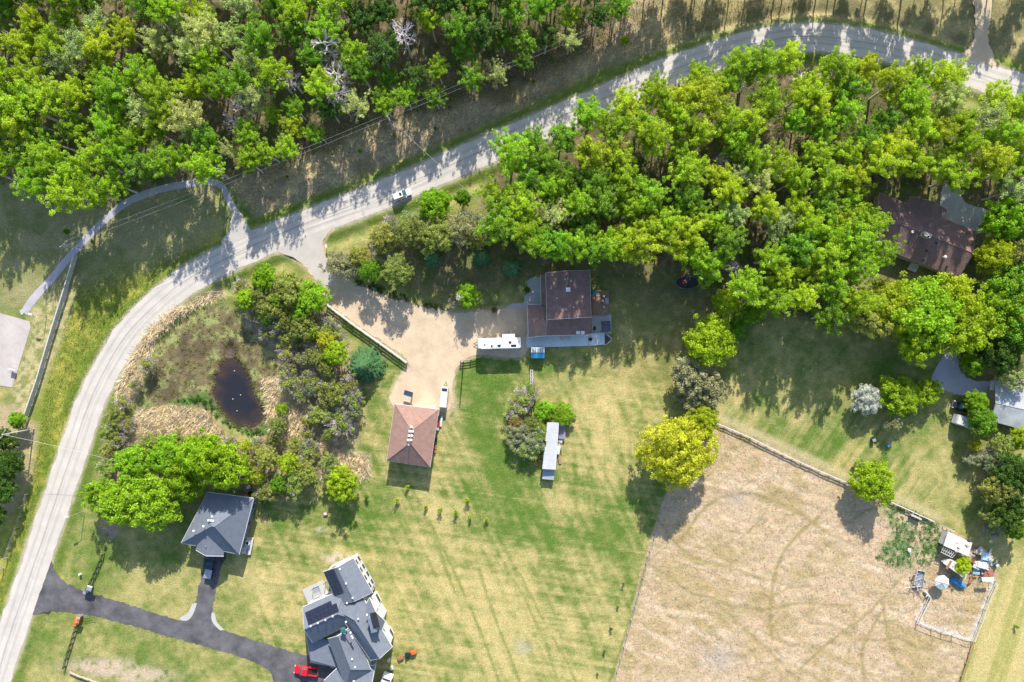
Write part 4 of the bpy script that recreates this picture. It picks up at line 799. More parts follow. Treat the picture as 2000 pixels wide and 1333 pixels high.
zt_ = Vector((0, 0, 0)); farE = U(1330, -20, 10.5); farS = U(-40, 1250, 10)
for i, s in enumerate((-.9, .9)):
    off = Vector((s * .5, s * .8, .25)); w = ['upper', 'lower'][1 - i]
    wire(f'{w} overhead wire from the path pole to the roadside pole', pA + off, pC + off); wire(f'{w} overhead wire from the roadside pole to the upper border', pC + off, farE + off)
wire('overhead wire from the path pole to the left border pole', pA, pB); wire('service wire across the road to the grove edge', pC, pD, .6, .04); wire('overhead wire crossing the verge from the left border pole to the pale road bank', pB, U(240, 905, 8), .8, .022)
wire('guy wire of the roadside pole', pC - Vector((0, 0, 1)), U(786, 258, 0), 0, .03)
sp2 = pole('small pole hidden in the lime trees by the road', 268, 903, 7.5, ins=False)
def lamp(label, px, py, h, ang, group='street lamps'):
    e = thing('street_lamp', label, 'street lamp', U(px, py), group); b = U(px, py); d = Vector((math.cos(ang), math.sin(ang), 0))
    MB().tube([b, b + Vector((0, 0, h))], [.09, .06], 8).build('post', M_steel, e); MB().tube([b + Vector((0, 0, h)), b + Vector((0, 0, h + .2)) + d * 1.0], .04, 6).build('arm', M_steel, e)
    hd = MB().box(b + Vector((0, 0, h + .2)) + d * 1.3, (1.1, .45, .18), ang).build('lamp_head', M_offwhite, e); MB().box(b + Vector((0, 0, h + .09)) + d * 1.35, (.6, .3, .05), ang).build('lens', M_lamp, hd)
lamp('street lamp by the asphalt drive entrance left of the lime trees', 165, 998, 4.6, R(190)); lamp('street lamp beside the parking pad at the left', 91, 617, 3.6, R(170))
yp = thing('yard_post', 'tall thin black post on the lawn left of the travel trailer', 'post', U(905, 706)); MB().tube([U(905, 706), U(905, 706, 7.0)], [.16, .12], 8).build('shaft', M_black, yp); MB().tube([U(905, 706, 7.0), U(905, 706, 7.3)], .12, 8).build('cap', M_steel, yp)
ml = thing('letterbox', 'white letterbox post at the corner of the gravel drive', 'letterbox', U(637, 480)); MB().box(U(637, 482, .55), (.12, .12, 1.1)).build('post', M_white, ml); MB().box(U(637, 481, 1.25), (.35, .8, .35), .2).build('box', M_white, ml)
hy = thing('utility_marker', 'small white marker post on the verge right of the pale road', 'marker', U(156, 1122)); MB().box(U(156, 1122, .4), (.3, .5, .8), .4, .8).build('post', M_white, hy); MB().box(U(156, 1122, .83), (.32, .4, .05), .4).build('cap', M_offwhite, hy)
# ---------------------------------------------------------------- vehicles (built in their own frame, x forward)
def ringsec(x, hw, z0, z1, rd):
    """rounded cross section at x"""
    pts = []; w, h = hw, (z1 - z0) / 2; zc = (z0 + z1) / 2
    for k in range(16):
        a = 2 * math.pi * k / 16; c, s = math.cos(a), math.sin(a); e = 2.0 / rd
        pts.append((x, w * math.copysign(abs(c) ** e, c), zc + h * math.copysign(abs(s) ** e, s)))
    return pts
def wheels(e, xs, tw, r=.36, wd=.24):
    for x in xs:
        for s in (-1, 1):
            t = MB().tube([(x, s * (tw - wd), r), (x, s * tw, r)], r, 14).build('wheel', M_rubber, e, local=True); MB().tube([(x, s * (tw - .02), r), (x, s * (tw + .012), r)], r * .6, 10).build('rim', M_rim, t, local=True)
def lights(e, xf, xr, y, zf, zr, w=.4):
    for s in (-1, 1):
        MB().box((xf, s * y, zf), (.16, w, .16)).build('headlight', M_lamp, e, local=True); MB().box((xr, s * y, zr), (.10, w * .6, .26)).build('tail_light', M_tail, e, local=True)
def suv(name, label, px, py, ang, paint, L=4.7, W=1.86, Ht=1.68):
    e = thing(name, label, 'car', U(px, py)); e.location.z = .03; e.rotation_euler = (0, 0, ang); hw = W / 2
    MB().loft([ringsec(x * L, hw * w, .32, z, 5) for x, w, z in [(-.5, .84, .80), (-.485, .95, .98), (-.40, 1, 1.03), (-.1, 1, 1.03), (.18, 1, 1.02), (.30, .98, .98), (.42, .93, .90), (.48, .84, .80), (.5, .70, .66)]]).build('body', paint, e, True, True)
    MB().loft([ringsec(x * L, hw * w, .9, z, 4.5) for x, w, z in [(-.485, .78, 1.0), (-.44, .84, 1.48), (-.36, .86, Ht - .06), (-.02, .86, Ht - .03), (.06, .85, Ht - .10), (.245, .80, 1.0)]]).build('window_glass', M_teal_glass, e, True, True)
    rf = MB().loft([ringsec(x * L, hw * w, Ht - .07, Ht + d, 4) for x, w, d in [(-.455, .70, -.05), (-.42, .80, 0), (-.2, .82, .03), (0, .81, .02), (.055, .74, -.04)]]).build('roof', paint, e, True, True)
    MB().box((-.06 * L, 0, Ht + .035), (.55, .8, .02)).build('sunroof', M_glass, rf, True)
    for s in (-1, 1):
        MB().tube([(-.4 * L, s * hw * .74, Ht + .06), (.0 * L, s * hw * .74, Ht + .06)], .025, 4).build('roof_rail', M_steel, e, True); MB().box((.17 * L, s * (hw + .12), 1.08), (.16, .24, .16)).build('mirror', paint, e, True)
        MB().tube([(.08 * L, s * hw * .80, Ht - .06), (.25 * L, s * hw * .86, 1.02)], .04, 4).build('pillar', paint, e, True); MB().tube([(-.15 * L, s * hw * .85, Ht - .06), (-.15 * L, s * hw * .93, 1.0)], .05, 4).build('pillar', paint, e, True); MB().tube([(-.40 * L, s * hw * .80, Ht - .06), (-.46 * L, s * hw * .86, 1.0)], .07, 4).build('pillar', paint, e, True)
    lights(e, .475 * L, -.485 * L, hw * .68, .72, .9); wheels(e, (-.30 * L, .31 * L), hw + .005); return e
def pickup(name, label, px, py, ang, paint, bedmat, L=5.8, W=1.98, Ht=1.88, cover=False):
    e = thing(name, label, 'pickup truck', U(px, py)); e.location.z = .044; e.rotation_euler = (0, 0, ang); hw = W / 2
    MB().loft([ringsec(x * L, hw * w, .42, z, 6) for x, w, z in [(-.065, 1, 1.12), (.0, 1, 1.13), (.2, 1, 1.12), (.30, .99, 1.10), (.43, .95, 1.03), (.485, .88, .95), (.5, .78, .8)]]).build('body', paint, e, True, True)
    MB().loft([ringsec(x * L, hw * w, 1.0, z, 4.5) for x, w, z in [(-.085, .80, 1.1), (-.075, .84, Ht - .05), (.13, .84, Ht - .03), (.17, .83, Ht - .12), (.265, .80, 1.1)]]).build('cab_glass', M_teal_glass, e, True, True)
    MB().loft([ringsec(x * L, hw * w, Ht - .07, Ht + d, 4) for x, w, d in [(-.085, .72, -.04), (-.06, .82, .0), (.08, .82, .02), (.155, .74, -.05)]]).build('roof', paint, e, True, True)
    x0, x1 = -.5 * L, -.09 * L; xm = (x0 + x1) / 2; l = x1 - x0
    bd = MB().box((xm, 0, .72), (l, W * .86, .12)).build('bed_floor', bedmat, e, True)
    for s in (-1, 1): MB().box((xm, s * hw * .93, .82), (l, .14, .72)).build('bed_side', paint, e, True, bevel=.03)
    MB().box((x0 + .05, 0, .82), (.1, W * .80, .70)).build('tailgate', paint, e, True); MB().box((x1 - .03, 0, .85), (.06, W * .82, .5)).build('bed_front', paint, e, True)
    if cover: MB().box((xm - .1, 0, 1.21), (l - .2, W * .9, .05)).build('bed_cover', cover, e, True)
    for s in (-1, 1):
        MB().box((.2 * L, s * (hw + .14), 1.18), (.16, .28, .22)).build('mirror', paint, e, True); MB().tube([(.16 * L, s * hw * .79, Ht - .08), (.27 * L, s * hw * .86, 1.1)], .045, 4).build('pillar', paint, e, True); MB().tube([(.04 * L, s * hw * .85, Ht - .06), (.04 * L, s * hw * .93, 1.08)], .05, 4).build('pillar', paint, e, True); MB().tube([(-.075 * L, s * hw * .8, Ht - .06), (-.085 * L, s * hw * .9, 1.08)], .08, 4).build('pillar', paint, e, True)
    MB().box((.49 * L, 0, .55), (.18, W * .92, .2)).build('bumper', M_steel, e, True); MB().box((-.507 * L, 0, .5), (.12, W * .9, .18)).build('bumper', M_steel, e, True)
    lights(e, .482 * L, -.503 * L, hw * .80, .86, .9, .3); wheels(e, (-.31 * L, .33 * L), hw + .01, .40, .27); return e
suv('parked_car', 'white car parked on the verge side of the road', 786, 382, R(22), M_carwhite)
pickup('pickup_truck', 'bright red pickup truck on the asphalt drive at the bottom', 600, 1307, R(172), M_red, M_black)
pickup('pickup_truck', 'dark blue pickup truck in front of the slate roofed small house', 413, 1104, R(79), M_navy, M_steel, cover=M_steel)
pickup('pickup_truck', 'black pickup truck under trees beside the white camper', 1878, 795, R(163), M_carblack, M_black, 5.4)
pickup('pickup_truck', 'dark blue truck half hidden under trees above the pale yard drive', 1925, 685, R(62), M_navy, M_steel, 5.0)
def trailer(name, label, px, py, ang, L, W, Ht, skin, roofm, slide=None, cat='trailer', axles=(-.1, .02), extras=(), bow=True, hitch=True):
    e = thing(name, label, cat, U(px, py)); e.rotation_euler = (0, 0, ang); hw = W / 2
    MB().loft([ringsec(x * L, hw * w, .55, z, 12) for x, w, z in ([(-.5, .97, Ht - .05), (-.49, 1, Ht), (.42, 1, Ht), (.47, .99, Ht - .12), (.495, .96, Ht - .5), (.5, .92, Ht - 1.0)] if bow else [(-.5, 1, Ht - .02), (-.495, 1, Ht), (.495, 1, Ht), (.5, 1, Ht - .02)])]).build('body', skin, e, True)
    MB().box((-.03 * L, 0, Ht + .012), (L * .9, W * .96, .05)).build('roof', roofm, e, True)
    if slide: MB().box((slide[0] * L, slide[2] * (hw + .4), Ht / 2 + .3), (slide[1] * L, .9, Ht - 1.0)).build('slide_out', skin, e, True, bevel=.03)
    for kind, x, y, sx, sy, sz, m in extras: MB().box((x * L, y * W, Ht + .03 + sz / 2), (sx, sy, sz), 0, .92).build(kind, m, e, True)
    wheels(e, [a * L for a in axles], hw + .01, .36, .22)
    for t in (-.25, .1, .3): MB().box((t * L, -hw - .012, Ht * .62), (.9, .05, .6)).build('window', M_glass, e, True)
    MB().box((.2 * L, hw + .01, Ht * .45), (.7, .05, 1.8)).build('door', M_offwhite, e, True)
    if hitch: MB().tube([(.49 * L, .5, .5), (.5 * L + 1.1, 0, .5)], .06, 4).build('hitch', M_black, e, True); MB().tube([(.49 * L, -.5, .5), (.5 * L + 1.1, 0, .5)], .06, 4).build('hitch', M_black, e, True)
    return e
rv = trailer('travel_trailer', 'long white travel trailer with slide out beside the main house', 975.5, 670.5, R(180 + 1.5), 10.4, 2.55, 3.9, M_white, M_white, (-.22, .29, -1), 'trailer', extras=[('air_conditioner', .0, -.02, .9, .9, .3, M_offwhite), ('vent', .17, .25, .4, .5, .16, M_black), ('vent', .33, .1, .3, .3, .16, M_black), ('solar_panel', -.33, .28, 1.3, .6, .05, M_solar), ('vent', -.25, -.05, .7, .5, .12, M_black), ('skylight', .0, .2, .7, .9, .1, M_teal_glass)])
MB().box((-.24 * 10.4, 1.42, 3.45), (4.4, .18, .16)).build('awning', M_offwhite, rv, True); MB().box((.28 * 10.4, 1.42, 3.45), (2.6, .18, .16)).build('awning', M_offwhite, rv, True)
ct = trailer('cargo_trailer', 'long white cargo trailer parked right of the garage entrance', 868.5, 775, R(84), 5.0, 1.75, 2.1, M_offwhite, M_offwhite, None, 'trailer', extras=[('roof_window', .36, 0, .7, 1.3, .04, M_navy)], bow=False)
cp = trailer('camper', 'small white camper trailer in the yard among the trees on the right', 1877, 823, R(162), 5.2, 2.3, 2.7, M_offwhite, M_offwhite, None, 'camper', extras=[('vent', .22, .1, .5, .5, .15, M_steel), ('vent', -.05, -.05, .3, .9, .1, M_steel), ('vent', -.3, -.2, .55, .55, .12, M_black), ('vent', -.32, .2, .45, .45, .12, M_white)])
c2_ = trailer('camper', 'white camper cut by the lower border beside the modern house', 752, 1335, R(69), 6.2, 2.4, 2.9, M_white, M_white, None, 'camper', extras=[('vent', .40, 0, .35, 1.9, .12, M_black), ('vent', .05, .05, .7, .7, .16, M_navy), ('air_conditioner', -.25, 0, .9, .8, .3, M_offwhite)], bow=False)
# utility vehicle and trailer on the lawn of the modern house
od = thing('orange_mower', 'orange ride on mower with trailer on the lawn right of the modern house', 'mower', U(800, 1276)); od.rotation_euler = (0, 0, R(25))
MB().loft([ringsec(x, w, .3, z, 5) for x, w, z in [(.3, .45, .8), (.7, .55, 1.0), (1.5, .55, 1.05), (1.8, .4, .85)]]).build('hood', M_orange, od, True, True); MB().box((-.35, 0, .55), (1.2, .8, .4)).build('frame', M_navy, od, True); MB().box((-.5, 0, .9), (.5, .6, .12)).build('seat', M_black, od, True); MB().box((-.75, 0, 1.15), (.1, .6, .5)).build('backrest', M_black, od, True)
wheels(od, (-.6, 1.2), .62, .34, .25); MB().box((-2.4, 0, .45), (1.3, .8, .35)).build('cart', M_rust, od, True); MB().tube([(-1.8, 0, .4), (-.9, 0, .4)], .05, 4).build('hitch', M_black, od, True)
# toys, furniture and small clutter
tp_ = thing('trampoline', 'dark oval trampoline under the grove edge', 'trampoline', U(1342, 551)); rimp = [U(1342 + (24 if math.cos(t) > -.3 else 22) * math.cos(t), 552 + 12.5 * math.sin(t), .85) for t in np.linspace(0, 2 * math.pi, 25)]
MB().tube(rimp, .09, 6).build('rim', mat('blue_grey_pad', (.12, .14, .18), .6, .1, 1), tp_); MB().slab(rimp[:-1], .03).build('jumping_mat', M_black, tp_)
for i in range(0, 24, 4): MB().tube([Vector((rimp[i].x, rimp[i].y, 0)), rimp[i]], .04, 5).build('leg', M_steel, tp_)
for i, (x, y, m_) in enumerate([(1333, 549, M_red), (1338, 548, M_orange), (1335, 553, mat('pink_plastic', (.5, .05, .15), .5, .1, 1)), (1340, 551, M_offwhite)]):
    o = MB().box(U(x, y, 1.0), (.5, .35, .25), i * .7, .7).build('toy', m_, None); tag(o, ['red', 'orange', 'pink', 'white'][i] + ' plastic toy lying on the dark trampoline', 'toy', 'toys on the trampoline')
def chair(label, px, py, z, ang, m_, group='deck chairs'):
    e = thing('deck_chair', label, 'chair', U(px, py, z), group); e.rotation_euler = (0, 0, ang)
    MB().box((0, 0, .42), (.55, .55, .08)).build('seat', m_, e, True); MB().box((-.26, 0, .72), (.07, .55, .55)).build('backrest', m_, e, True)
    for a in (-.22, .22):
        for b in (-.22, .22): MB().tube([(a, b, 0), (a, b, .4)], .025, 5).build('leg', M_steel, e, True)
def table(label, px, py, z, sx, sy, m_):
    e = thing('deck_table', label, 'table', U(px, py, z)); MB().box((0, 0, .72), (sx, sy, .06)).build('tabletop', m_, e, True)
    for a in (-.4, .4):
        for b in (-.4, .4): MB().tube([(a * sx, b * sy, 0), (a * sx, b * sy, .69)], .03, 5).build('leg', M_steel, e, True)
table('pale glass table on the wooden deck', 1185, 589, .8, .9, 1.4, MATS['hazy_glass']); chair('upper white chair on the wooden deck', 1179, 579, .8, 1.2, M_offwhite); chair('middle white chair on the wooden deck', 1177, 588, .8, 0, M_offwhite); chair('lower grey chair on the wooden deck', 1179, 600, .8, -.9, M_steel)
um = thing('parasol', 'teal parasol at the house side of the wooden deck', 'parasol', U(1160, 572, .8)); MB().tube([(0, 0, 0), (0, 0, 2.1)], .03, 6).build('pole', M_steel, um, True); cn = MB(); rr = [Vector((.72 * math.cos(i * math.pi / 4), .72 * math.sin(i * math.pi / 4), 1.85)) for i in range(8)]
for i in range(8): cn.slab([rr[i], rr[(i + 1) % 8], Vector((0, 0, 2.25))], .03)
cn.build('canopy', mat('teal_canvas', (.06, .26, .25), .7, .1, 1), um, True)
bq = thing('barbecue', 'small dark barbecue on the side patio', 'barbecue', U(1161, 642)); MB().box((0, 0, .55), (.5, 1.0, .5)).build('body', M_black, bq, True); MB().tube([(0, -.45, .95), (0, .45, .95)], .26, 8).build('lid', M_black, bq, True)
b2 = thing('fire_bowl', 'small dark fire bowl on the deck below the main house', 'fire bowl', U(1153, 663, .3)); MB().tube([(0, 0, 0), (0, 0, .3)], [.25, .45], 10).build('bowl', M_black, b2, True); MB().tube([(0, 0, .3), (0, 0, .36)], .46, 10).build('rim', M_black, b2, True)
rb_ = thing('stone_bed', 'low stone edged planting bed at the corner of the side patio', 'planting bed', U(1187, 662)); srg = random.Random(3)
for i in range(13):
    t = i / 12; x = 1182 + 12 * math.sin(t * math.pi) ; y = 652 + 22 * t; MB().box(U(x, y, .15), (.42, .36, .32), srg.uniform(0, 1.5), .75).build('stone', M_stone, rb_)
MB().slab([U(x, y, .12) for x, y in [(1182, 653), (1191, 656), (1193, 663), (1188, 671), (1182, 673)]], .12).build('soil', mat('dark_soil', (.10, .075, .055), .95, .3, 2), rb_)
# clutter along the garage wall
for i, (x, y, sx, sy, sz, m_, l) in enumerate([(857, 818, .5, 1.4, .8, M_black, 'dark tool chest along the right garage wall'), (857, 829, .7, .9, .7, M_red, 'red machine along the right garage wall'), (855, 836, .8, 1.1, .5, MATS['hazy_glass'], 'glass topped crate along the right garage wall'), (852, 859, .6, .8, .7, M_black, 'black bin along the right garage wall'), (850, 873, .7, .9, .6, M_rust, 'rust red crate low along the right garage wall'), (849, 881, .6, .7, .5, M_orange, 'orange red box low along the right garage wall'), (846, 797, 1.2, .7, .6, M_white, 'white bench seat at the right corner of the garage'), (862, 823, .5, 2.6, .3, M_offwhite, 'white boards leaning near the right garage wall')]):
    e = thing('storage_box', l, 'box', U(x, y), 'clutter along the garage wall'); e.rotation_euler = (0, 0, R(-9))
    MB().box((0, 0, sz / 2), (sx, sy, sz), 0, .96).build('body', m_, e, True); MB().box((0, 0, sz + .035), (sx * 1.04, sy * 1.04, .06), 0, .97).build('lid', m_, e, True)
for i, (x, y, m_, l) in enumerate([(487, 951, M_white, 'white barrel behind the slate roofed small house'), (483, 966, M_orange, 'orange barrel at the roof corner of the slate roofed small house'), (490, 962, M_carblack, 'black barrel behind the slate roofed small house'), (492, 944, M_rust, 'rusty barrel at the thicket edge behind the small house'), (801, 1306, M_offwhite, 'upper pale water barrel beside the lower camper') if False else (760, 1288, M_offwhite, 'upper pale barrel in the shade of the modern house'), (766, 1303, M_offwhite, 'lower pale barrel in the shade of the modern house')]):
    e = thing('barrel', l, 'barrel', U(x, y), 'barrels'); MB().tube([(0, 0, 0), (0, 0, .45), (0, 0, .9)], [.36, .4, .36], 12).build('drum', m_, e, True); MB().tube([(0, 0, .9), (0, 0, .95)], .37, 12).build('lid', m_, e, True)
hp = thing('heat_pump', 'white heat pump unit on the porch of the slate roofed small house', 'heat pump', U(486, 1059, .45)); MB().box((0, 0, .5), (.9, .9, 1.0)).build('cabinet', M_white, hp, True); MB().tube([(0, 0, 1.0), (0, 0, 1.05)], .36, 12).build('fan_grille', M_black, hp, True)
bs = thing('bench', 'white slatted bench below the heat pump', 'bench', U(485, 1077)); bs.rotation_euler = (0, 0, R(-12))
for i in range(3): MB().box((-.2 + i * .2, 0, .45), (.15, 1.5, .05)).build('slat', M_white, bs, True)
for y in (-.6, .6): MB().box((0, y, .21), (.5, .08, .42)).build('leg', M_white, bs, True)
sbx = thing('bird_bath', 'small red and white planter box on the lawn left of the lone rounded tree', 'planter', U(636, 1003)); MB().box((0, 0, .2), (1.0, .9, .4), .2).build('box', M_rust, sbx, True); MB().box((0, 0, .405), (.7, .6, .03), .2).build('soil', M_offwhite, sbx, True)
for i, (x, y, m_, l) in enumerate([(1703, 859, M_navy, 'dark blue wheeled bin on the shaded lawn'), (1732, 870, M_blue, 'small blue box on the shaded lawn')]):
    e = thing('bin', l, 'bin', U(x, y)); MB().box((0, 0, .5 - .2 * i), (.7 - .2 * i, .6, 1.0 - .4 * i), .3, 1.1).build('body', m_, e, True); MB().box((.02, 0, 1.04 - .4 * i), (.8 - .2 * i, .68, .08), .3).build('lid', M_steel if i == 0 else m_, e, True)
bn = thing('wheeled_bin', 'blue capped box beside the service pole at the grove edge', 'bin', U(957, 420)); MB().box((0, 0, .5), (.7, .7, 1.0)).build('body', M_offwhite, bn, True); MB().box((0, 0, 1.04), (.8, .8, .08)).build('lid', M_blue, bn, True)
bk = thing('basketball_hoop', 'white goal frame on the parking pad at the left border', 'goal', U(23, 722)); MB().box(U(23, 722, 1.0), (1.4, .08, .9), -.3).build('board', M_white, bk); MB().tube([U(23, 722, 0), U(23, 722, 1.0)], .06, 6).build('post', M_steel, bk); MB().tube([U(23 + 3 * math.cos(t), 726 + 3 * math.sin(t), .9) for t in np.linspace(0, 6.28, 13)], .03, 4).build('ring', M_orange, bk)
cs = MB().slab([U(x, y, .06) for x, y in [(38, 607), (50, 600), (54, 606), (42, 616)]], .06).build('path_slab', M_conc, None); tag(cs, kind='structure')
# stones and litter floating in the pond
for i, (x, y) in enumerate([(455, 780), (470, 772), (463, 803), (458, 725)]):
    o = MB().tube([U(x, y, -.56), U(x, y, -.5), U(x + .4, y, -.44)], [.14, .17, .08], 7).build('pond_stone', M_stone, None); o['label'] = 'small pale stone showing above the dark pond water'; o['category'] = 'stone'; o['group'] = 'stones in the pond'
o = MB().box(U(1876, 1075 + 2, .0), (.01, .01, .01)) if False else None
rk = thing('boulder', 'pale boulder right of the lime shrub above the lumber rack', 'boulder', U(1121, 818)); MB().loft([[(.5 * s * math.cos(t) + .05 * math.sin(3 * t), .4 * s * math.sin(t), z) for t in np.linspace(0, 5.5, 8)] for s, z in [(1, 0), (1.1, .2), (.8, .45), (.3, .55)]]).build('rock', M_stone, rk, True)
jb = thing('boulder', 'pale salt block lying on the green weeds of the pasture', 'block', U(1775, 1075)); MB().loft([[(.45 * s * math.cos(t), .55 * s * math.sin(t), z) for t in np.linspace(0, 5.5, 8)] for s, z in [(1, 0), (1.05, .25), (.85, .45), (.4, .5)]]).build('block', M_offwhite, jb, True)
# fallen log in the pen
lg = thing('log', 'grey fallen trunk lying above the empty pen', 'log', U(1812, 1163)); MB().tube([U(1806, 1155, .25), U(1812, 1162, .28), U(1818, 1170, .22)], [.32, .3, .26], 8).build('trunk', M_greywood, lg); MB().tube([U(1812, 1162, .4), U(1808, 1167, .8)], [.12, .06], 6).build('branch', M_greywood, lg)
# ---------------------------------------------------------------- trees: a few grown models of each kind, then copies
def leaf_quads(cent, rad, n_each, size, rg, flat=0.75, up=0.7):
    cent = np.asarray(cent, float); rad = np.asarray(rad, float); k = len(cent)
    ci = np.repeat(np.arange(k), n_each); N = len(ci)
    d = rg.normal(size=(N, 3)); d /= np.linalg.norm(d, axis=1)[:, None]
    rr = rad[ci] * rg.random(N) ** (1 / 2.0)
    p = cent[ci] + d * rr[:, None] * np.array([1, 1, flat])
    nr = d * 0.5 + np.array([0, 0, up]) + rg.normal(size=(N, 3)) * 0.55; nr /= np.linalg.norm(nr, axis=1)[:, None]
    t = np.cross(nr, rg.normal(size=(N, 3))); t /= np.linalg.norm(t, axis=1)[:, None]; b = np.cross(nr, t)
    s = size * rg.uniform(0.65, 1.35, N)[:, None]
    v = np.stack([p - t * s * .62, p - b * s * .42, p + t * s * .62, p + b * s * .42], 1).reshape(-1, 3)
    q = np.arange(N * 4).reshape(N, 4)
    return v, q
def crown_mesh(name, v, q, m=None):
    me = np_mesh(name, v, q); me.materials.append(m or LEAF); return me
def wood_mesh(name, mb, m):
    me = bpy.data.meshes.new(name); me.from_pydata(mb.v, [], mb.f); me.update(); me.materials.append(m); return me
def limb(mb, a, b, r0, r1, rg, n=4, seg=3, bow=0.08):
    a, b = Vector(a), Vector(b); L = (b - a).length; pts = []
    for i in range(seg + 1):
        t = i / seg; w = math.sin(math.pi * t) * bow * L
        pts.append(a.lerp(b, t) + Vector((rg.normal() * w * .5, rg.normal() * w * .5, -w * .6 + 0)))
    mb.tube(pts, [r0 + (r1 - r0) * i / seg for i in range(seg + 1)], n, cap=False); return pts
def grow_aspen(seed, h=14.0, r=2.7, low=0.40, dens=1.0, nl=26):
    rg = np.random.default_rng(seed); mb = MB(); lx, ly = rg.normal(0, .35, 2)
    tp = [Vector((lx * t * t + rg.normal() * .06, ly * t * t + rg.normal() * .06, h * .95 * t)) for t in np.linspace(0, 1, 8)]
    mb.tube(tp, [0.17 * (1 - .85 * t) + .02 for t in np.linspace(0, 1, 8)], 6, cap=False)
    def at(z):
        t = min(max(z / (h * .95), 0), 1) * 7; i = min(int(t), 6); return tp[i].lerp(tp[i + 1], t - i)
    cent, rad = [], []
    for i in range(nl):
        f = (i + rg.random()) / nl; z = h * (low + (0.84 - low) * f); a = i * 2.4 + rg.normal() * .4
        L = r * math.sqrt(max(.10, 1 - ((f - .32) / .80) ** 2)) * rg.uniform(.55, 1.08)
        s = at(z); tip = s + Vector((math.cos(a) * L, math.sin(a) * L, L * rg.uniform(.9, 1.7))); tip.z = min(tip.z, h * rg.uniform(.93, 1.02))
        limb(mb, s, tip, .05, .015, rg, 4, 2)
        for t in (.32, .48, .62, .74, .85, .94, 1.03):
            if rg.random() < .94:
                cent.append(tuple(s.lerp(tip, t) + Vector(rg.normal(0, .22, 3)))); rad.append(rg.uniform(.2, .44))
    for i in range(9):
        cent.append(tuple(at(h * (.86 + .015 * i)) + Vector((rg.normal(0, .35), rg.normal(0, .35), .2 * i)))); rad.append(rg.uniform(.3, .5))
    n = [max(6, int(36 * dens * (x / .3) ** 1.5)) for x in rad]
    v, q = leaf_quads(cent, rad, n, .165, rg, flat=1.5, up=.5)
    return wood_mesh('trunk', mb, M_bark), crown_mesh('crown', v, q), None
def grow_broad(seed, h=7.0, r=4.0, low=.12, dens=1.0, nc=150, twig=False, leafsz=.20, cr=(.32, .68), bark=None):
    rg = np.random.default_rng(seed); mb = MB(); cent, rad = [], []
    stems = []
    for i in range(5):
        a = i * 1.257 + rg.normal() * .3; tip = Vector((math.cos(a) * r * .45, math.sin(a) * r * .45, h * rg.uniform(.5, .7)))
        stems.append(limb(mb, (rg.normal(0, .15), rg.normal(0, .15), 0), tip, .16, .06, rg, 5, 4))
    lob = [(rg.normal(0, .5) * r * .6, rg.normal(0, .5) * r * .6, rg.uniform(.3, .75) * h, rg.uniform(.35, .6) * r) for _ in range(9)]
    for i in range(nc):
        if rg.random() < .55:
            d = rg.normal(size=3); d /= np.linalg.norm(d); d[2] = abs(d[2]) * .9 - .15
            u = rg.uniform(.55, 1.0); p = np.array([d[0] * r * u, d[1] * r * u, h * (.5 + low / 2) + d[2] * h * (.5 - low / 2) * u])
        else:
            lx, ly, lz, lr = lob[rg.integers(len(lob))]; d = rg.normal(size=3); d /= np.linalg.norm(d); d[2] = abs(d[2])
            p = np.array([lx, ly, lz]) + d * lr; p[2] = min(p[2], h * 1.03)
        e = math.hypot(p[0], p[1]) / r
        if e > 1.15: p[:2] *= 1.1 / e
        p[2] = max(p[2], .35); cent.append(tuple(p)); rad.append(rg.uniform(*cr))
        if i % 3 == 0:
            st = stems[rg.integers(5)][rg.integers(2, 5)]; limb(mb, st, Vector(p), .035, .012, rg, 3, 2)
    n = [max(6, int(58 * dens * (x / .5) ** 1.6)) for x in rad]
    v, q = leaf_quads(cent, rad, n, leafsz, rg)
    return wood_mesh('trunk', mb, bark or M_dark_bark), crown_mesh('crown', v, q), None
def branching(mb, p, d, L, rad, depth, rg, spread=.55, minr=.014):
    n = 3; q = p + d * L
    mid = p.lerp(q, .5) + Vector(rg.normal(0, L * .05, 3))
    mb.tube([p, mid, q], [rad, rad * .8, rad * .6], 4 if depth > 1 else 3, cap=False)
    if depth == 0: return
    for i in range(rg.integers(3, 5)):
        a = Vector(rg.normal(0, 1, 3)); a = (a - d * a.dot(d)).normalized()
        nd = (d * math.cos(spread) + a * math.sin(spread) * rg.uniform(.7, 1.4)).normalized(); nd.z += .12; nd.normalize()
        branching(mb, p.lerp(q, rg.uniform(.45, 1.0)), nd, L * rg.uniform(.55, .8), max(rad * .55, minr), depth - 1, rg, spread, minr)
def grow_dead(seed, h=13.0):
    rg = np.random.default_rng(seed); mb = MB(); tk = MB()
    tk.tube([Vector((rg.normal() * .1 * t, rg.normal() * .1 * t, h * .9 * t)) for t in (0, .3, .6, .85, 1)], [.2, .17, .13, .08, .03], 6, cap=False)
    for i in range(17):
        z = h * (.42 + .5 * i / 17); a = i * 2.4; d = Vector((math.cos(a), math.sin(a), rg.uniform(.3, .8))).normalized()
        branching(mb, Vector((0, 0, z)), d, rg.uniform(1.0, 1.7) * (1.25 - .5 * i / 17), .07, 2, rg, .5, .030)
    return wood_mesh('trunk', tk, M_deadtree), wood_mesh('crown', mb, M_deadtree), None
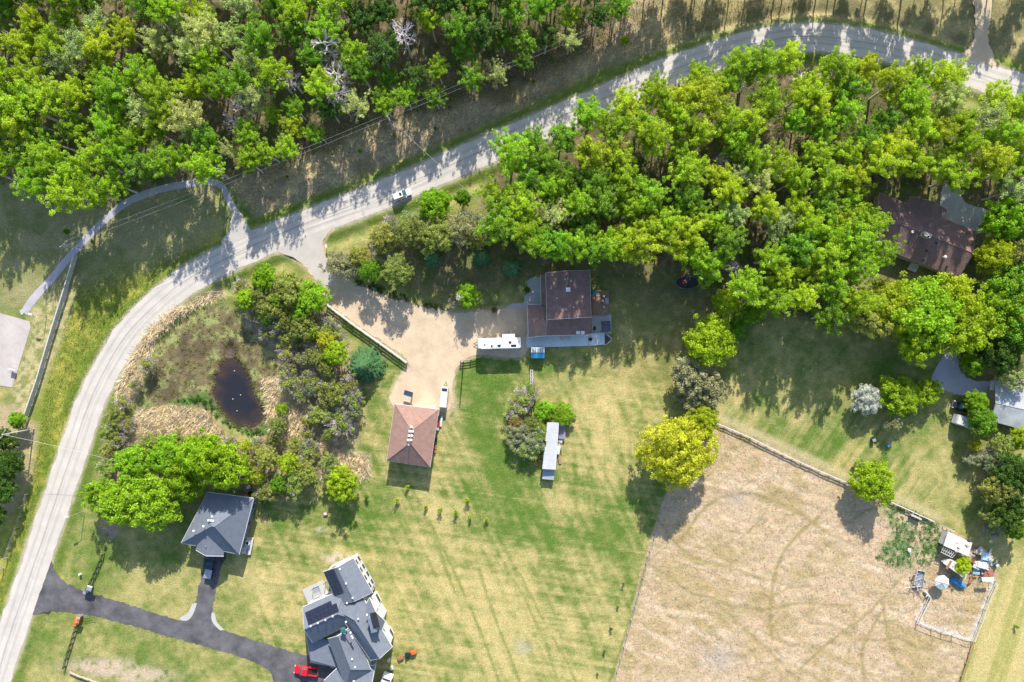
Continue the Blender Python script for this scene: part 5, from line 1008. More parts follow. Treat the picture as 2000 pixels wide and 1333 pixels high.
def grow_twiggy(seed, h=4.5, r=2.8, leaves=0.35):
    """shrub still mostly bare, a haze of grey twigs with the first leaves"""
    rg = np.random.default_rng(seed); tk = MB(); mb = MB(); cent = []
    for i in range(13):
        a = i * 2.4 + rg.normal() * .3; o = rg.uniform(.1, .6) * r
        p = Vector((math.cos(a) * o * .5, math.sin(a) * o * .5, 0)); q = Vector((math.cos(a) * o, math.sin(a) * o, h * rg.uniform(.40, .6)))
        limb(tk, p, q, .06, .035, rg, 4, 2)
        for k in range(4):
            d = Vector((math.cos(a) * .6, math.sin(a) * .6, 1)) + Vector(rg.normal(0, .55, 3)); d.normalize()
            branching(mb, q.lerp(p, rg.uniform(0, .5)), d, h * rg.uniform(.18, .27), .045, 2, rg, .6, .030); 
        for k in range(5): cent.append(tuple(q + Vector((rg.normal(0, r * .28), rg.normal(0, r * .28), rg.uniform(0, h * .38)))))
    rad = rg.uniform(.35, .75, len(cent)); n = (rg.random(len(cent)) < min(1, leaves * 1.6)) * (95 * (rad / .6) ** 1.7 * (.3 + leaves)).astype(int) + 2
    v, q = leaf_quads(cent, rad, n, .20, rg)
    return wood_mesh('trunk', tk, M_dead), wood_mesh('twigs', mb, M_dead), crown_mesh('crown', v, q)
def grow_spruce(seed, h=8.0, r=2.6):
    rg = np.random.default_rng(seed); mb = MB(); mb.tube([(0, 0, 0), (0, 0, h * .97)], [.16, .02], 6, cap=False); V = []
    z = .5
    while z < h * .98:
        R0 = r * (1 - z / h) ** .85 + .12; nb = max(6, int(9 + R0 * 4)); ph = rg.random() * 6
        for i in range(nb):
            a = ph + i * 2 * math.pi / nb + rg.normal() * .12; L = R0 * rg.uniform(.75, 1.12); dx, dy = math.cos(a), math.sin(a)
            m = max(3, int(L / .22))
            for k in range(m):
                t = (k + .4) / m; px, py, pz = dx * L * t, dy * L * t, z - .22 * L * t * t + .06 * rg.normal()
                w = (.38 * (1 - t * .6)) * min(1, .5 + L / 2); l2 = .30
                for sgn in (-1, 1):
                    ang = a + sgn * .75; ex, ey = math.cos(ang), math.sin(ang); wx, wy = -ey * .10, ex * .10
                    V += [(px, py, pz), (px + ex * w * .5 + wx, py + ey * w * .5 + wy, pz + .03), (px + ex * w * 1.3, py + ey * w * 1.3, pz - .08), (px + ex * w * .5 - wx, py + ey * w * .5 - wy, pz - .02)]
        z += rg.uniform(.22, .34)
    v = np.array(V); q = np.arange(len(v)).reshape(-1, 4)
    return wood_mesh('trunk', mb, M_dark_bark), crown_mesh('crown', v, q, NEEDLE), None
SP = {
    'aspen': [(grow_aspen(100 + i, 14.0, [2.5, 2.9, 2.7, 3.2, 2.4, 2.8, 3.0, 2.6][i], [.42, .38, .46, .40, .5, .36, .44, .48][i], 1.0, [36, 40, 34, 42, 33, 38, 40, 35][i]), 14.0) for i in range(8)],
    'tall': [(grow_aspen(120 + i, 14.0, [2.6, 2.9, 2.5, 3.0, 2.7, 2.4][i], [.50, .54, .58, .48, .56, .52][i], [1.0, .9, 1.1, .85, 1.0, .8][i], [32, 35, 30, 36, 32, 30][i]), 14.0) for i in range(6)],
    'thin': [(grow_aspen(140 + i, 14.0, [2.5, 2.8, 2.3][i], .45, .55, 22), 14.0) for i in range(3)],
    'broad': [(grow_broad(200 + i, 7.0, 3.6, .12, 1.0, 300), 7.0) for i in range(4)],
    'open': [(grow_broad(230 + i, 7.0, 3.4, .2, .75, 190, cr=(.28, .55)), 7.0) for i in range(2)],
    'willow': [(grow_broad(250 + i, 8.0, 5.4, .05, 1.0, 560, leafsz=.19, cr=(.32, .7)), 8.0) for i in range(2)],
    'dead': [(grow_dead(300 + i), 13.0) for i in range(3)],
    'twiggy': [(grow_twiggy(320 + i, 4.5, 2.8, [.30, .6, 1.0][i]), 4.5) for i in range(3)],
    'spruce': [(grow_spruce(350 + i, 8.0, [2.7, 2.4][i]), 8.0) for i in range(2)],
    'sapling': [(grow_broad(380 + i, 1.9, .55, .35, .5, 16, leafsz=.16, cr=(.2, .34)), 1.9) for i in range(2)],
}
COLS = {'bright': (.315, .50, .024), 'green': (.215, .395, .028), 'yellow': (.40, .535, .026), 'pale': (.44, .53, .19), 'dark': (.11, .215, .03), 'gold': (.54, .53, .045), 'olive': (.33, .39, .10), 'grey': (.34, .38, .21), 'spruce': (.10, .205, .075), 'blue': (.66, .75, .75), 'lime': (.29, .50, .03), 'rust': (.43, .33, .12)}
SCRATCH = {}
prng = random.Random(7)
def plant(kind, px, py, h, colour, name, label, group=None, zf=.68, width=1.0, variant=None, base=None):
    """tree whose crown centre (at zf of its height) shows at pixel (px, py); base=True: (px, py) is its foot"""
    (tk, cr, lf), h0 = SP[kind][prng.randrange(len(SP[kind])) if variant is None else variant]
    w = U(px, py) if base else U(px, py, h * zf)
    bx_, by = w.x * PPM + 1000, 666.5 - w.y * PPM
    e = thing(name, label, 'tree' if h > 3.2 and kind not in ('twiggy',) else 'shrub' if kind != 'sapling' else 'sapling', (w.x, w.y, gz(bx_, by) - .03), group)
    s = h / h0; e.scale = (s * width * prng.uniform(.94, 1.06), s * width * prng.uniform(.94, 1.06), s); e.rotation_euler = (0, 0, prng.uniform(0, 6.283))
    c = COLS[colour]; j = prng.uniform(.86, 1.16); j2 = prng.uniform(.9, 1.12)
    for nm, me in (('trunk', tk), ('twigs' if lf is not None else 'crown', cr), ('crown', lf)):
        if me is None: continue
        o = link(bpy.data.objects.new(nm, me)); o.parent = e
        o.color = (c[0] * j * j2, c[1] * j, c[2] * j, 1)
    return e
def base_ok(px, py, h, zf=.68):
    w = U(px, py, h * zf); x, y = w.x * PPM + 1000, 666.5 - w.y * PPM
    xa, ya = np.array([x]), np.array([y])
    if seg_dist(xa, ya, ROADC)[0] < 36: return False
    for poly in HOUSE_KEEP:
        if inside(xa, ya, poly)[0]: return False
    return True
HOUSE_KEEP = [[(1020, 515), (1205, 515), (1205, 690), (1020, 690)], [(1715, 385), (1790, 375), (1910, 440), (1880, 545), (1735, 495)]]
BARES = [(640, 95, 17, 'tall leafless grey tree in the wood, highest of the three above the pole'), (660, 150, 16, 'leafless grey tree in the wood, middle of the three above the pole'), (662, 190, 15, 'leafless grey tree in the wood, lowest of the three above the pole'), (790, 72, 17, 'leafless lilac grey tree in the upper middle of the wood'), (568, 155, 13, 'slim leafless tree leaning left in the middle of the wood'), (470, 205, 12, 'leafless grey tree at the dark gap in the wood'), (455, 240, 10, 'small leafless tree above the shaded path junction'), (100, 170, 14, 'bare pale trunked tree at the western gap of the wood'), (1462, 160, 11, 'leafless lilac tree on the roadside rim of the grove'), (1560, 150, 10, 'small leafless tree at the top of the grove near the bend'), (1405, 315, 11, 'leafless grey tree in the middle of the grove'), (1495, 300, 12, 'leafless tree beside the pale poplars inside the grove'), (1435, 525, 8, 'leafless lilac tree hanging over the trampolines'), (1770, 640, 11, 'broken bare branched tree under the large tree by the neighbour house')]
BARE = [(t[0], t[1]) for t in BARES]
WN = {'bright': 'bright green', 'green': 'mid green', 'yellow': 'yellow green', 'pale': 'pale silvery', 'dark': 'dark green'}
ONES = ['', 'first', 'second', 'third', 'fourth', 'fifth', 'sixth', 'seventh', 'eighth', 'ninth', 'tenth', 'eleventh', 'twelfth', 'thirteenth', 'fourteenth', 'fifteenth', 'sixteenth', 'seventeenth', 'eighteenth', 'nineteenth']
def ordinal(n):
    if n < 20: return ONES[n]
    t = ['', '', 'twent', 'thirt', 'fort', 'fift', 'sixt'][n // 10]
    return t + 'ieth' if n % 10 == 0 else t + 'y-' + ONES[n % 10]
def scatter(poly, spacing, seed, zone, group, hr, weights, rims):
    rg = random.Random(seed); xs = [p[0] for p in poly]; ys = [p[1] for p in poly]; pts = []
    PX = np.array([rg.uniform(min(xs), max(xs)) for _ in range(7000)]); PY = np.array([rg.uniform(min(ys), max(ys)) for _ in range(7000)]); ok = inside(PX, PY, poly)
    for x, y in zip(PX[ok], PY[ok]):
        sp = spacing * (1.0 + .22 * math.sin(x * .021 + seed) * math.cos(y * .027))
        if any((x - a) ** 2 + (y - b) ** 2 < sp * sp for a, b in pts): continue
        pts.append((x, y))
    pts = [p for p in pts if not any((p[0] - a) ** 2 + (p[1] - b) ** 2 < 24 ** 2 for a, b in BARE)]
    todo = []
    for x, y in sorted(pts):
        h = rg.uniform(*hr)
        if poly is WOOD_NW and x > 430 and seg_dist(np.array([x]), np.array([y]), WOOD_NW[2:15])[0] < 75: h *= .78
        if not base_ok(x, y, h): continue
        w = weights(x, y); todo.append((x, y, h, rg.choices(list(w), list(w.values()))[0]))
    cnt = {k: 0 for k in rims}; zc = {}; zn = {}
    for x, y, h, c in todo: zc[(zone(x, y), c)] = zc.get((zone(x, y), c), 0) + 1
    for x, y, h, c in todo:
        lab = None; xa, ya = np.array([x]), np.array([y])
        for k, line in rims.items():
            if seg_dist(xa, ya, line)[0] < 30:
                cnt[k] += 1; lab = f'{WN[c]} aspen, {ordinal(cnt[k])} from the left along {k}'; break
        if lab is None:
            zk = (zone(x, y), c); zn[zk] = zn.get(zk, 0) + 1
            lab = f'{WN[c]} aspen {zk[0]}' if zc[zk] == 1 else f'{ordinal(zn[zk])} {WN[c]} aspen from the left {zk[0]}'
        kd = 'thin' if c == 'pale' and rg.random() < .6 else 'tall' if poly is WOOD_NW else 'aspen'
        plant(kd, x, y, h, c, 'aspen_tree', lab, group, width=rg.uniform(1.2, 1.5))
    return len(todo)
def w_nw(x, y):
    if x < 130 and 60 < y < 260: return {'yellow': 5, 'bright': 2}
    if y > 250 and x < 420: return {'bright': 7, 'green': 3}
    if 100 < x < 420 and 20 < y < 260: return {'pale': 4, 'yellow': 3, 'bright': 3}
    if x < 600: return {'bright': 5, 'green': 3, 'pale': 2, 'yellow': 2}
    return {'green': 5, 'bright': 3, 'dark': 3, 'pale': 1.2, 'yellow': 1}
def w_gr(x, y):
    if x > 1750: return {'yellow': 4, 'bright': 4, 'pale': 1.5}
    if x > 1150 and y < 330: return {'yellow': 5, 'bright': 4, 'green': 1}
    if 1400 < x < 1520 and 290 < y < 450: return {'pale': 6, 'yellow': 2}
    if x < 1150: return {'bright': 6, 'green': 4, 'pale': 1}
    return {'yellow': 5, 'bright': 4, 'green': 2, 'pale': .7}
def z_nw(x, y):
    c = 'upper' if y < 110 else 'central' if y < 200 else 'lower'
    a = 'left' if x < 180 else 'middle left' if x < 420 else 'middle' if x < 680 else 'right' if x < 950 else 'far right'
    return f'in the {c} {a} north wood'
def z_gr(x, y):
    c = 'upper' if y < 260 else 'central' if y < 380 else 'lower'
    a = 'left' if x < 1130 else 'middle left' if x < 1310 else 'middle' if x < 1490 else 'right' if x < 1680 else 'far right'
    return f'in the {c} {a} roadside grove'
nA = scatter(WOOD_NW, 42, 5, z_nw, 'aspens of the north wood', (13.0, 17.0), w_nw, {'the lower edge of the north wood': WOOD_NW[3:21]})
nB = scatter(GROVE, 42, 9, z_gr, 'aspens of the roadside grove', (13.5, 17.0), w_gr, {'the roadside rim of the grove': GROVE[0:13], 'the lawn rim of the grove': GROVE[24:39]})
print('aspens', nA, nB)
# trees north of the picture whose shadows fall across the road
for i, x in enumerate(range(1265, 2090, 21)):
    plant(['aspen', 'tall'][i % 2], x + prng.uniform(-10, 10), [-15, -68, -38, -105][i % 4] + prng.uniform(-12, 12), prng.uniform(11.5, 15.5), prng.choice(['green', 'bright']), 'poplar_tree', 'poplar standing beyond the upper border, shading the bend of the road', 'poplars beyond the upper border', base=True, width=1.25)
for i, x in enumerate((1048, 1082, 1118, 1152, 1188)):
    plant('aspen', x, [474, 482, 486, 488, 484][i], 17.0, ['bright', 'green'][i % 2], 'aspen_tree', f'{ordinal(i + 1)} from the left of the five tall aspens shading the main house roof', 'tall aspens behind the main house', width=1.1)
# leafless trees
for x, y, h, l in BARES:
    plant('dead', x, y, h, 'grey', 'bare_tree', l, 'leafless trees', width=1.15)
# bare pale trunks in the gap at the western end
for i, (x, y) in enumerate([(40, 185), (70, 205), (60, 235), (30, 262)]):
    plant('thin', x, y, 14, 'yellow', 'aspen_tree', f'{["uppermost", "second", "third", "lowest"][i]} of four sparse yellow aspens with pale trunks at the left border', 'sparse aspens at the left border', width=.8)
T = plant
# group between the road and the gravel drive
for k, x, y, h, c, l, w in [
    ('broad', 850, 398, 9.1, 'lime', 'bright green bushy tree just right of the parked white car', 0.84), ('broad', 905, 385, 6.5, 'green', 'small green tree between the bright bushy tree and the grove', 0.62),
    ('open', 800, 450, 11, 'olive', 'olive green open tree below the parked white car', 0.75), ('open', 745, 462, 9.1, 'olive', 'olive green tree left in the thicket beside the road', 0.79), ('open', 855, 462, 12, 'olive', 'olive tree in the middle of the thicket above the gravel drive', 0.75), ('open', 905, 450, 12.5, 'grey', 'grey green tree right in the thicket above the gravel drive', 0.71), ('open', 700, 500, 7.2, 'olive', 'low olive tree at the left tip of the thicket', 0.84), ('open', 775, 528, 10.0, 'olive', 'olive tree at the lower edge of the thicket', 0.79), ('open', 722, 530, 8.5, 'green', 'dark green low tree at the drive side of the thicket', 0.70), ('open', 930, 462, 11.5, 'olive', 'olive tree at the right end of the thicket', 0.59)]:
    T(k, x, y, h, c, 'leafy_tree', l, 'trees of the thicket above the gravel drive', width=w)
for x, y, v, l in [(690, 520, 0, 'grey bare shrub at the left tip of the thicket'), (765, 440, 0, 'grey bare shrub among the olive trees'), (815, 435, 1, 'half bare shrub behind the bright bushy tree'), (920, 430, 0, 'whitish bare shrub at the top right of the thicket'), (880, 440, 1, 'half bare shrub right of the middle olive tree'), (660, 515, 1, 'low half bare shrub by the letterbox corner'), (742, 490, 0, 'lilac bare shrub on the left half of the thicket'), (955, 440, 0, 'bare shrub at the service pole')]:
    T('twiggy', x, y, 5.6, 'grey', 'bare_shrub', l, 'bare shrubs of the thicket above the gravel drive', variant=v)
for x, y, h, l in [(843, 505, 6.5, 'round dark spruce in the middle of the thicket'), (940, 502, 7.5, 'dark spruce left of the pair behind the main house'), (1000, 522, 8.0, 'blue green spruce right of the pair behind the main house'), (1018, 470, 6.0, 'dark spruce half hidden under the grove edge')]:
    T('spruce', x, y, h, 'spruce', 'spruce_tree', l, 'spruces near the main house', zf=.4, width=1.1)
T('broad', 915, 577, 7.0, 'lime', 'leafy_tree', 'lone bright lime green tree at the bend of the gravel drive', width=.82)
T('dead', 898, 580, 8.0, 'grey', 'bare_tree', 'bare branched tree shading the gravel behind the lime green tree', width=.75)
T('twiggy', 885, 590, 2.6, 'grey', 'bare_shrub', 'small bare shrub at the foot of the lime green tree', variant=0)
T('broad', 1029, 567, 1.8, 'dark', 'bush', 'small dark bush in the front walk bed', width=.9, zf=.3)
T('broad', 965, 606, 1.5, 'olive', 'bush', 'low olive bush at the edge of the gravel near the front walk', width=1.0, zf=.3)
# pond thicket
for k, x, y, h, c, l, w in [
    ('broad', 515, 545, 7.9, 'bright', 'bright green tree at the road end of the pond thicket', 0.84), ('broad', 560, 560, 8.6, 'olive', 'olive green tree in the upper pond thicket', 0.89), ('broad', 608, 580, 8.6, 'lime', 'bright lime green tree at the upper end of the drive fence', 0.94), ('broad', 480, 585, 7.1, 'bright', 'bright green tree on the upper pond bank', 0.75), ('open', 525, 600, 7.9, 'olive', 'olive tree between the two bright trees above the pond', 0.89), ('open', 590, 640, 7.9, 'olive', 'olive tree beside the drive fence', 0.89), ('open', 655, 690, 7.9, 'yellow', 'yellow flowering tree left of the dark spruce', 0.89), ('open', 635, 665, 7.1, 'gold', 'golden tree below the drive fence', 0.69), ('open', 640, 720, 6.3, 'olive', 'olive tree touching the dark spruce', 0.79), ('broad', 585, 610, 7.1, 'green', 'green tree behind the lime tree at the fence', 0.69),
    ('open', 540, 830, 6.3, 'olive', 'olive tree on the right bank of the pond', 0.75), ('open', 550, 800, 5.7, 'bright', 'small green tree on the right bank of the pond', 0.60), ('open', 640, 850, 5.5, 'olive', 'olive shrub tree right of the pond', 0.60)]:
    T(k, x, y, h, c, 'leafy_tree', l, 'trees of the pond thicket', width=w)
for i, (k, x, y, h, c, w) in enumerate([('open', 505, 575, 7, 'olive', .8), ('open', 545, 585, 7, 'bright', .8), ('open', 560, 625, 6.5, 'olive', .8), ('open', 520, 620, 6, 'green', .7), ('open', 610, 650, 6, 'yellow', .7), ('open', 625, 700, 6, 'olive', .75), ('open', 590, 700, 5, 'grey', .8), ('open', 610, 760, 5, 'grey', .8), ('open', 660, 760, 5, 'olive', .75), ('open', 560, 720, 5, 'grey', .7), ('open', 640, 815, 5, 'grey', .8), ('open', 600, 825, 4.5, 'olive', .7), ('open', 575, 870, 5, 'olive', .8), ('open', 530, 862, 4.5, 'olive', .8), ('open', 480, 872, 4.5, 'yellow', .75), ('open', 690, 810, 4.5, 'grey', .7)]):
    T(k, x, y, h, c, 'leafy_tree', f'{ordinal(i + 1)} of the small {WN.get(c, c)} trees filling the pond thicket, counted downwards', 'small trees of the pond thicket', width=w)
T('spruce', 714, 714, 6.5, 'spruce', 'spruce_tree', 'broad dark green spruce between the drive fence and the pond', width=2.3, zf=.35)
TW = [(470, 560, 0), (500, 615, 0), (545, 630, 0), (570, 660, 1), (610, 690, 0), (520, 650, 0), (560, 690, 0), (600, 740, 0), (640, 765, 1), (585, 770, 0), (660, 790, 0), (690, 780, 0), (620, 810, 1), (665, 830, 0), (600, 850, 0), (635, 720, 0), (680, 750, 0), (560, 745, 0), (655, 655, 0), (598, 880, 0), (640, 640, 0)]
for i, (x, y, v) in enumerate(sorted(TW, key=lambda t: t[1])):
    T('twiggy', x, y, prng.uniform(4.2, 6.0), 'olive', 'bare_shrub', f'{ordinal(i + 1)} grey half bare shrub from the top between pond and drive fence', 'bare shrubs between pond and drive fence', variant=v)
for i, (x, y, v) in enumerate([(235, 785, 0), (222, 815, 1), (262, 752, 0), (215, 845, 2), (212, 880, 1), (246, 830, 0), (285, 715, 0), (205, 915, 1), (228, 860, 0)]):
    T('twiggy', x, y, prng.uniform(3.0, 4.4), 'olive', 'bare_shrub', f'{ordinal(i + 1)} grey shrub on the pond bank beside the pale road', 'bare shrubs along the road bank of the pond', variant=v)
# thicket south of the pond
for k, x, y, h, c, l, w in [
    ('broad', 255, 905, 10.5, 'lime', 'lime green tree at the upper left of the thicket behind the blue grey house', 0.80), ('broad', 325, 893, 10.5, 'lime', 'lime green tree at the upper middle of the thicket behind the blue grey house', 0.90), ('broad', 388, 892, 14.0, 'bright', 'bright green tree right of the upper pair behind the blue grey house', .72), ('broad', 230, 985, 11.2, 'lime', 'lime green tree nearest the lamp post', 0.94), ('broad', 300, 985, 12.0, 'lime', 'large lime green tree beside the blue grey roof', 1.04), ('broad', 350, 945, 10.5, 'bright', 'bright green tree touching the upper corner of the blue grey roof', 0.85), ('broad', 190, 965, 9.0, 'lime', 'lime green tree leaning towards the pale road', 0.71), ('broad', 265, 950, 11.2, 'bright', 'bright green tree in the heart of the thicket by the road', 0.85), ('broad', 436, 915, 14.0, 'bright', 'fresh green open tree behind the blue grey roof', .72), ('open', 470, 905, 7.5, 'olive', 'olive tree left of the mixed thicket', 0.85), ('open', 520, 895, 7.5, 'olive', 'olive tree in the mixed thicket below the pond', 0.85), ('open', 560, 905, 7.5, 'yellow', 'yellow green tree in the mixed thicket below the pond', 0.80), ('open', 545, 945, 6.8, 'green', 'green tree at the lawn edge of the mixed thicket', 0.76), ('open', 600, 930, 6.8, 'olive', 'olive tree at the right end of the mixed thicket', 0.76), ('broad', 668, 945, 7.8, 'yellow', 'lone rounded yellow green tree on the lawn edge', 0.94), ('open', 420, 880, 6.8, 'yellow', 'yellow green low tree on the pond side of the lime trees', 0.76), ('open', 500, 930, 6.8, 'yellow', 'yellow green tree right of the open fresh green tree', 0.76)]:
    T(k, x, y, h, c, 'leafy_tree', l, 'trees of the thicket behind the blue grey house', width=w)
for i, (x, y, v) in enumerate(sorted([(610, 880, 0), (590, 910, 1), (500, 870, 0), (450, 868, 0), (545, 965, 0), (575, 945, 1), (380, 865, 1), (340, 862, 1), (290, 868, 1), (640, 905, 1), (665, 965, 1), (520, 960, 1), (645, 935, 1)])):
    T('twiggy', x, y, prng.uniform(4.0, 5.6), 'olive', 'bare_shrub', f'{ordinal(i + 1)} grey half bare shrub from the left in the thicket south of the pond', 'bare shrubs south of the pond', variant=v)
T('broad', 412, 908, 15.0, 'bright', 'leafy_tree', 'tall bright green tree shading the slate roof from behind', width=.6)
T('dead', 185, 950, 6, 'grey', 'bare_tree', 'bare fallen looking branches at the roadside tip of the lime trees', width=1.2)
# left border
for k, x, y, h, c, l, w in [('broad', 30, 822, 5, 'lime', 'lime green tree at the left border above the power pole', .8), ('broad', 5, 860, 6, 'dark', 'dark tree at the left border beside the power pole', .9), ('broad', 12, 905, 7, 'dark', 'dark green tree at the left border below the power pole', 1.0), ('broad', 0, 955, 7, 'dark', 'lowest dark green tree at the left border', 1.0), ('broad', -25, 1010, 7, 'dark', 'dark tree cut by the left border', 1.0), ('broad', 128, 452, 1.8, 'green', 'small green bush by the pole at the path', .8), ('broad', 180, 472, 1.6, 'olive', 'small olive bush between path and pole', .7)]:
    T(k, x, y, h, c, 'leafy_tree' if h > 3 else 'bush', l, width=w)
# middle and right
for k, x, y, h, c, l, w in [
    ('broad', 1392, 668, 11, 'yellow', 'rounded yellow green tree in the middle of the lawns', 1.12), ('willow', 1322, 886, 13.0, 'gold', 'large golden willow at the corner of the dry pasture', 1.03), ('broad', 1372, 822, 8, 'yellow', 'smaller yellow green tree behind the golden willow', 1.0), ('broad', 1705, 940, 8.0, 'yellow', 'yellow green tree on the pasture fence', 1.3),
    ('broad', 1762, 775, 6.5, 'yellow', 'rounded green tree right of the silvery tree', 1.55), ('broad', 1815, 768, 5.4, 'bright', 'small green tree right of the silvery tree pair', 1.16), ('broad', 1695, 782, 5.9, 'blue', 'silvery white tree on the shaded lawn', 1.30), ('open', 1745, 828, 4.7, 'grey', 'grey green shrub below the rounded green tree', 0.95),
    ('broad', 1750, 600, 13.2, 'yellow', 'left of the large trees below the neighbour house', 0.99), ('broad', 1820, 605, 14.6, 'bright', 'largest green tree below the neighbour house', 1.14), ('broad', 1880, 640, 13.2, 'yellow', 'right of the large trees below the neighbour house', 0.99), ('broad', 1700, 610, 11.7, 'olive', 'olive tree at the grove corner below the neighbour house', 0.89), ('broad', 1800, 665, 11.7, 'bright', 'lower green tree beside the broken bare tree', 0.89), ('broad', 1860, 590, 13.2, 'yellow', 'yellow green tree touching the neighbour house corner', 0.89),
    ('broad', 1972, 430, 13.9, 'bright', 'green tree right of the neighbour house', 0.81), ('broad', 1952, 500, 12.5, 'yellow', 'yellow green tree at the right corner of the neighbour house', 0.73), ('broad', 1990, 490, 12.5, 'olive', 'olive tree at the right border beside the neighbour house', 0.73), ('broad', 1980, 560, 12.5, 'green', 'green tree at the right border below the neighbour house', 1.01), ('broad', 1965, 615, 12.5, 'bright', 'bright tree at the right border above the blue truck', 0.91), ('broad', 1998, 640, 12.5, 'green', 'mid green tree cut by the right border', 0.91), ('broad', 1960, 690, 9.8, 'dark', 'dark tree right of the blue truck', 1.01), ('broad', 1905, 713, 6.3, 'bright', 'small bright tree beside the pale yard drive', 0.86), ('open', 1985, 735, 8.3, 'pale', 'pale green tree above the metal roofed shed', 1.01), ('broad', 1910, 785, 6.9, 'bright', 'bright tree beside the black pickup in the yard', 0.81), ('broad', 1925, 825, 7.6, 'green', 'green tree between camper and metal roofed shed', 0.91), ('open', 1960, 870, 6.9, 'olive', 'olive tree below the metal roofed shed', 0.91), ('broad', 1995, 860, 6.9, 'yellow', 'yellow green tree at the right border below the shed', 0.81), ('open', 1905, 870, 4.8, 'gold', 'low golden shrub tree below the camper', 0.71), ('broad', 1985, 935, 9.8, 'dark', 'dark tree at the right border beside the pasture', 1.01), ('broad', 1950, 960, 8.3, 'olive', 'olive dark tree left of the lower border group', 0.91), ('broad', 1975, 1000, 8.3, 'dark', 'lowest dark tree of the right border group', 0.91), ('open', 1945, 1010, 6.9, 'olive', 'olive tree nearest the junk yard', 0.81), ('open', 1950, 905, 6.9, 'grey', 'grey tree above the lower border group', 0.91), ('broad', 1990, 1035, 6.3, 'green', 'green shrub tree at the right border above the dry strip', 0.81),
    ('broad', 1440, 640, 5, 'green', 'green tree at the grove edge right of the rounded tree', .9), ('broad', 1420, 590, 8, 'yellow', 'yellow green tree between grove and rounded tree', .8), ('broad', 1470, 610, 7, 'green', 'green tree on the shaded lawn edge of the grove', .8)]:
    T(k, x, y, h, c, 'leafy_tree', l, width=w)
for x, y, h, v, l in [(1348, 735, 7.5, 2, 'grey shrub left between rounded tree and golden willow'), (1382, 755, 7.5, 2, 'green flecked shrub right between rounded tree and golden willow'), (1362, 775, 6, 2, 'lower grey shrub touching the golden willow'), (1328, 775, 3, 0, 'small lilac bare shrub left of the golden willow'), (1930, 890, 4.5, 0, 'bare grey shrub below the camper by the right border'), (1900, 895, 3.5, 1, 'half bare shrub on the dry lawn corner'), (1960, 925, 4, 0, 'bare grey shrub above the dark border trees'), (1680, 905, 2.6, 0, 'small whitish shrub left of the tree on the pasture fence'), (1940, 1040, 4, 0, 'bare shrub at the gate of the junk yard'), (1962, 1020, 4, 1, 'half bare shrub behind the junk yard')]:
    T('twiggy', x, y, h, 'grey', 'bare_shrub', l, variant=v)
# island by the long white shed
for k, x, y, h, c, l, w, v in [('twiggy', 1020, 785, 4.5, 'olive', 'grey bare shrub at the top of the island by the long shed', 1.45, 0), ('twiggy', 1035, 765, 3.7, 'olive', 'whitish bare shrub at the white arbour', 1.32, 0), ('twiggy', 1005, 800, 3.8, 'olive', 'grey shrub at the left rim of the shed island', 1.32, 0), ('broad', 1061, 803, 3.9, 'lime', 'bright lime shrub at the upper left of the long shed', 1.25, None), ('broad', 1100, 810, 3.7, 'lime', 'bright lime shrub above the lumber rack', 1.52, None), ('open', 1040, 828, 4.1, 'olive', 'green shrub in the middle of the shed island', 1.19, None), ('open', 1008, 826, 3.5, 'rust', 'rusty leaved shrub on the left of the shed island', 1.06, None), ('twiggy', 1012, 852, 3.9, 'grey', 'green flecked shrub on the lower left of the shed island', 1.32, 2), ('twiggy', 1040, 860, 4.1, 'grey', 'green flecked shrub beside the long shed', 1.32, 2), ('twiggy', 1030, 878, 3.5, 'olive', 'half bare shrub at the lower tip of the shed island', 1.32, 1), ('twiggy', 1056, 840, 3.5, 'bright', 'half bare shrub against the shed wall', 1.06, 1)]:
    T(k, x, y, h, c, 'garden_shrub', l, 'shrubs of the island by the long shed', width=w, variant=v)
T('broad', 1884, 1106, 3.6, 'yellow', 'leafy_tree', 'yellow green tree growing out of the junk yard shed', width=1.15)
ORD = ['first', 'second', 'third', 'fourth', 'fifth', 'sixth', 'seventh', 'eighth', 'ninth']
for i, (x, y) in enumerate(sorted([(717, 967), (776, 976), (796, 951), (832, 988), (861, 994), (891, 1001), (913, 976), (919, 1008), (950, 1013)])):
    T('sapling', x, y, prng.uniform(1.7, 2.4), prng.choice(['green', 'bright', 'yellow']), 'sapling', f'{ORD[i]} sapling from the left in the row below the brown roofed garage', 'saplings below the garage', base=True)
for i, (x, y) in enumerate([(1217, 1140), (1206, 1185), (1193, 1226), (1180, 1270), (1167, 1315)]):
    T('sapling', x, y, prng.uniform(1.0, 1.5), 'dark', 'sapling', f'{ORD[i]} sapling from the top along the pasture edge of the lawn', 'saplings along the pasture edge', base=True)
T('sapling', 1982, 1222, 1.6, 'green', 'sapling', 'lone sapling on the dry strip at the right border', base=True)
T('broad', 1221, 78, 3.0, 'yellow', 'bush', 'yellow green bush on the rough strip above the road', width=.8)
for i, (x, y) in enumerate(sorted([(703, 295), (648, 300), (560, 345), (770, 265), (1042, 158), (850, 250)])):
    T('broad', x, y, 1.1, 'green', 'bush', f'{ordinal(i + 1)} small green bush from the left on the rough strip above the road', 'small bushes on the rough strip', width=.8)
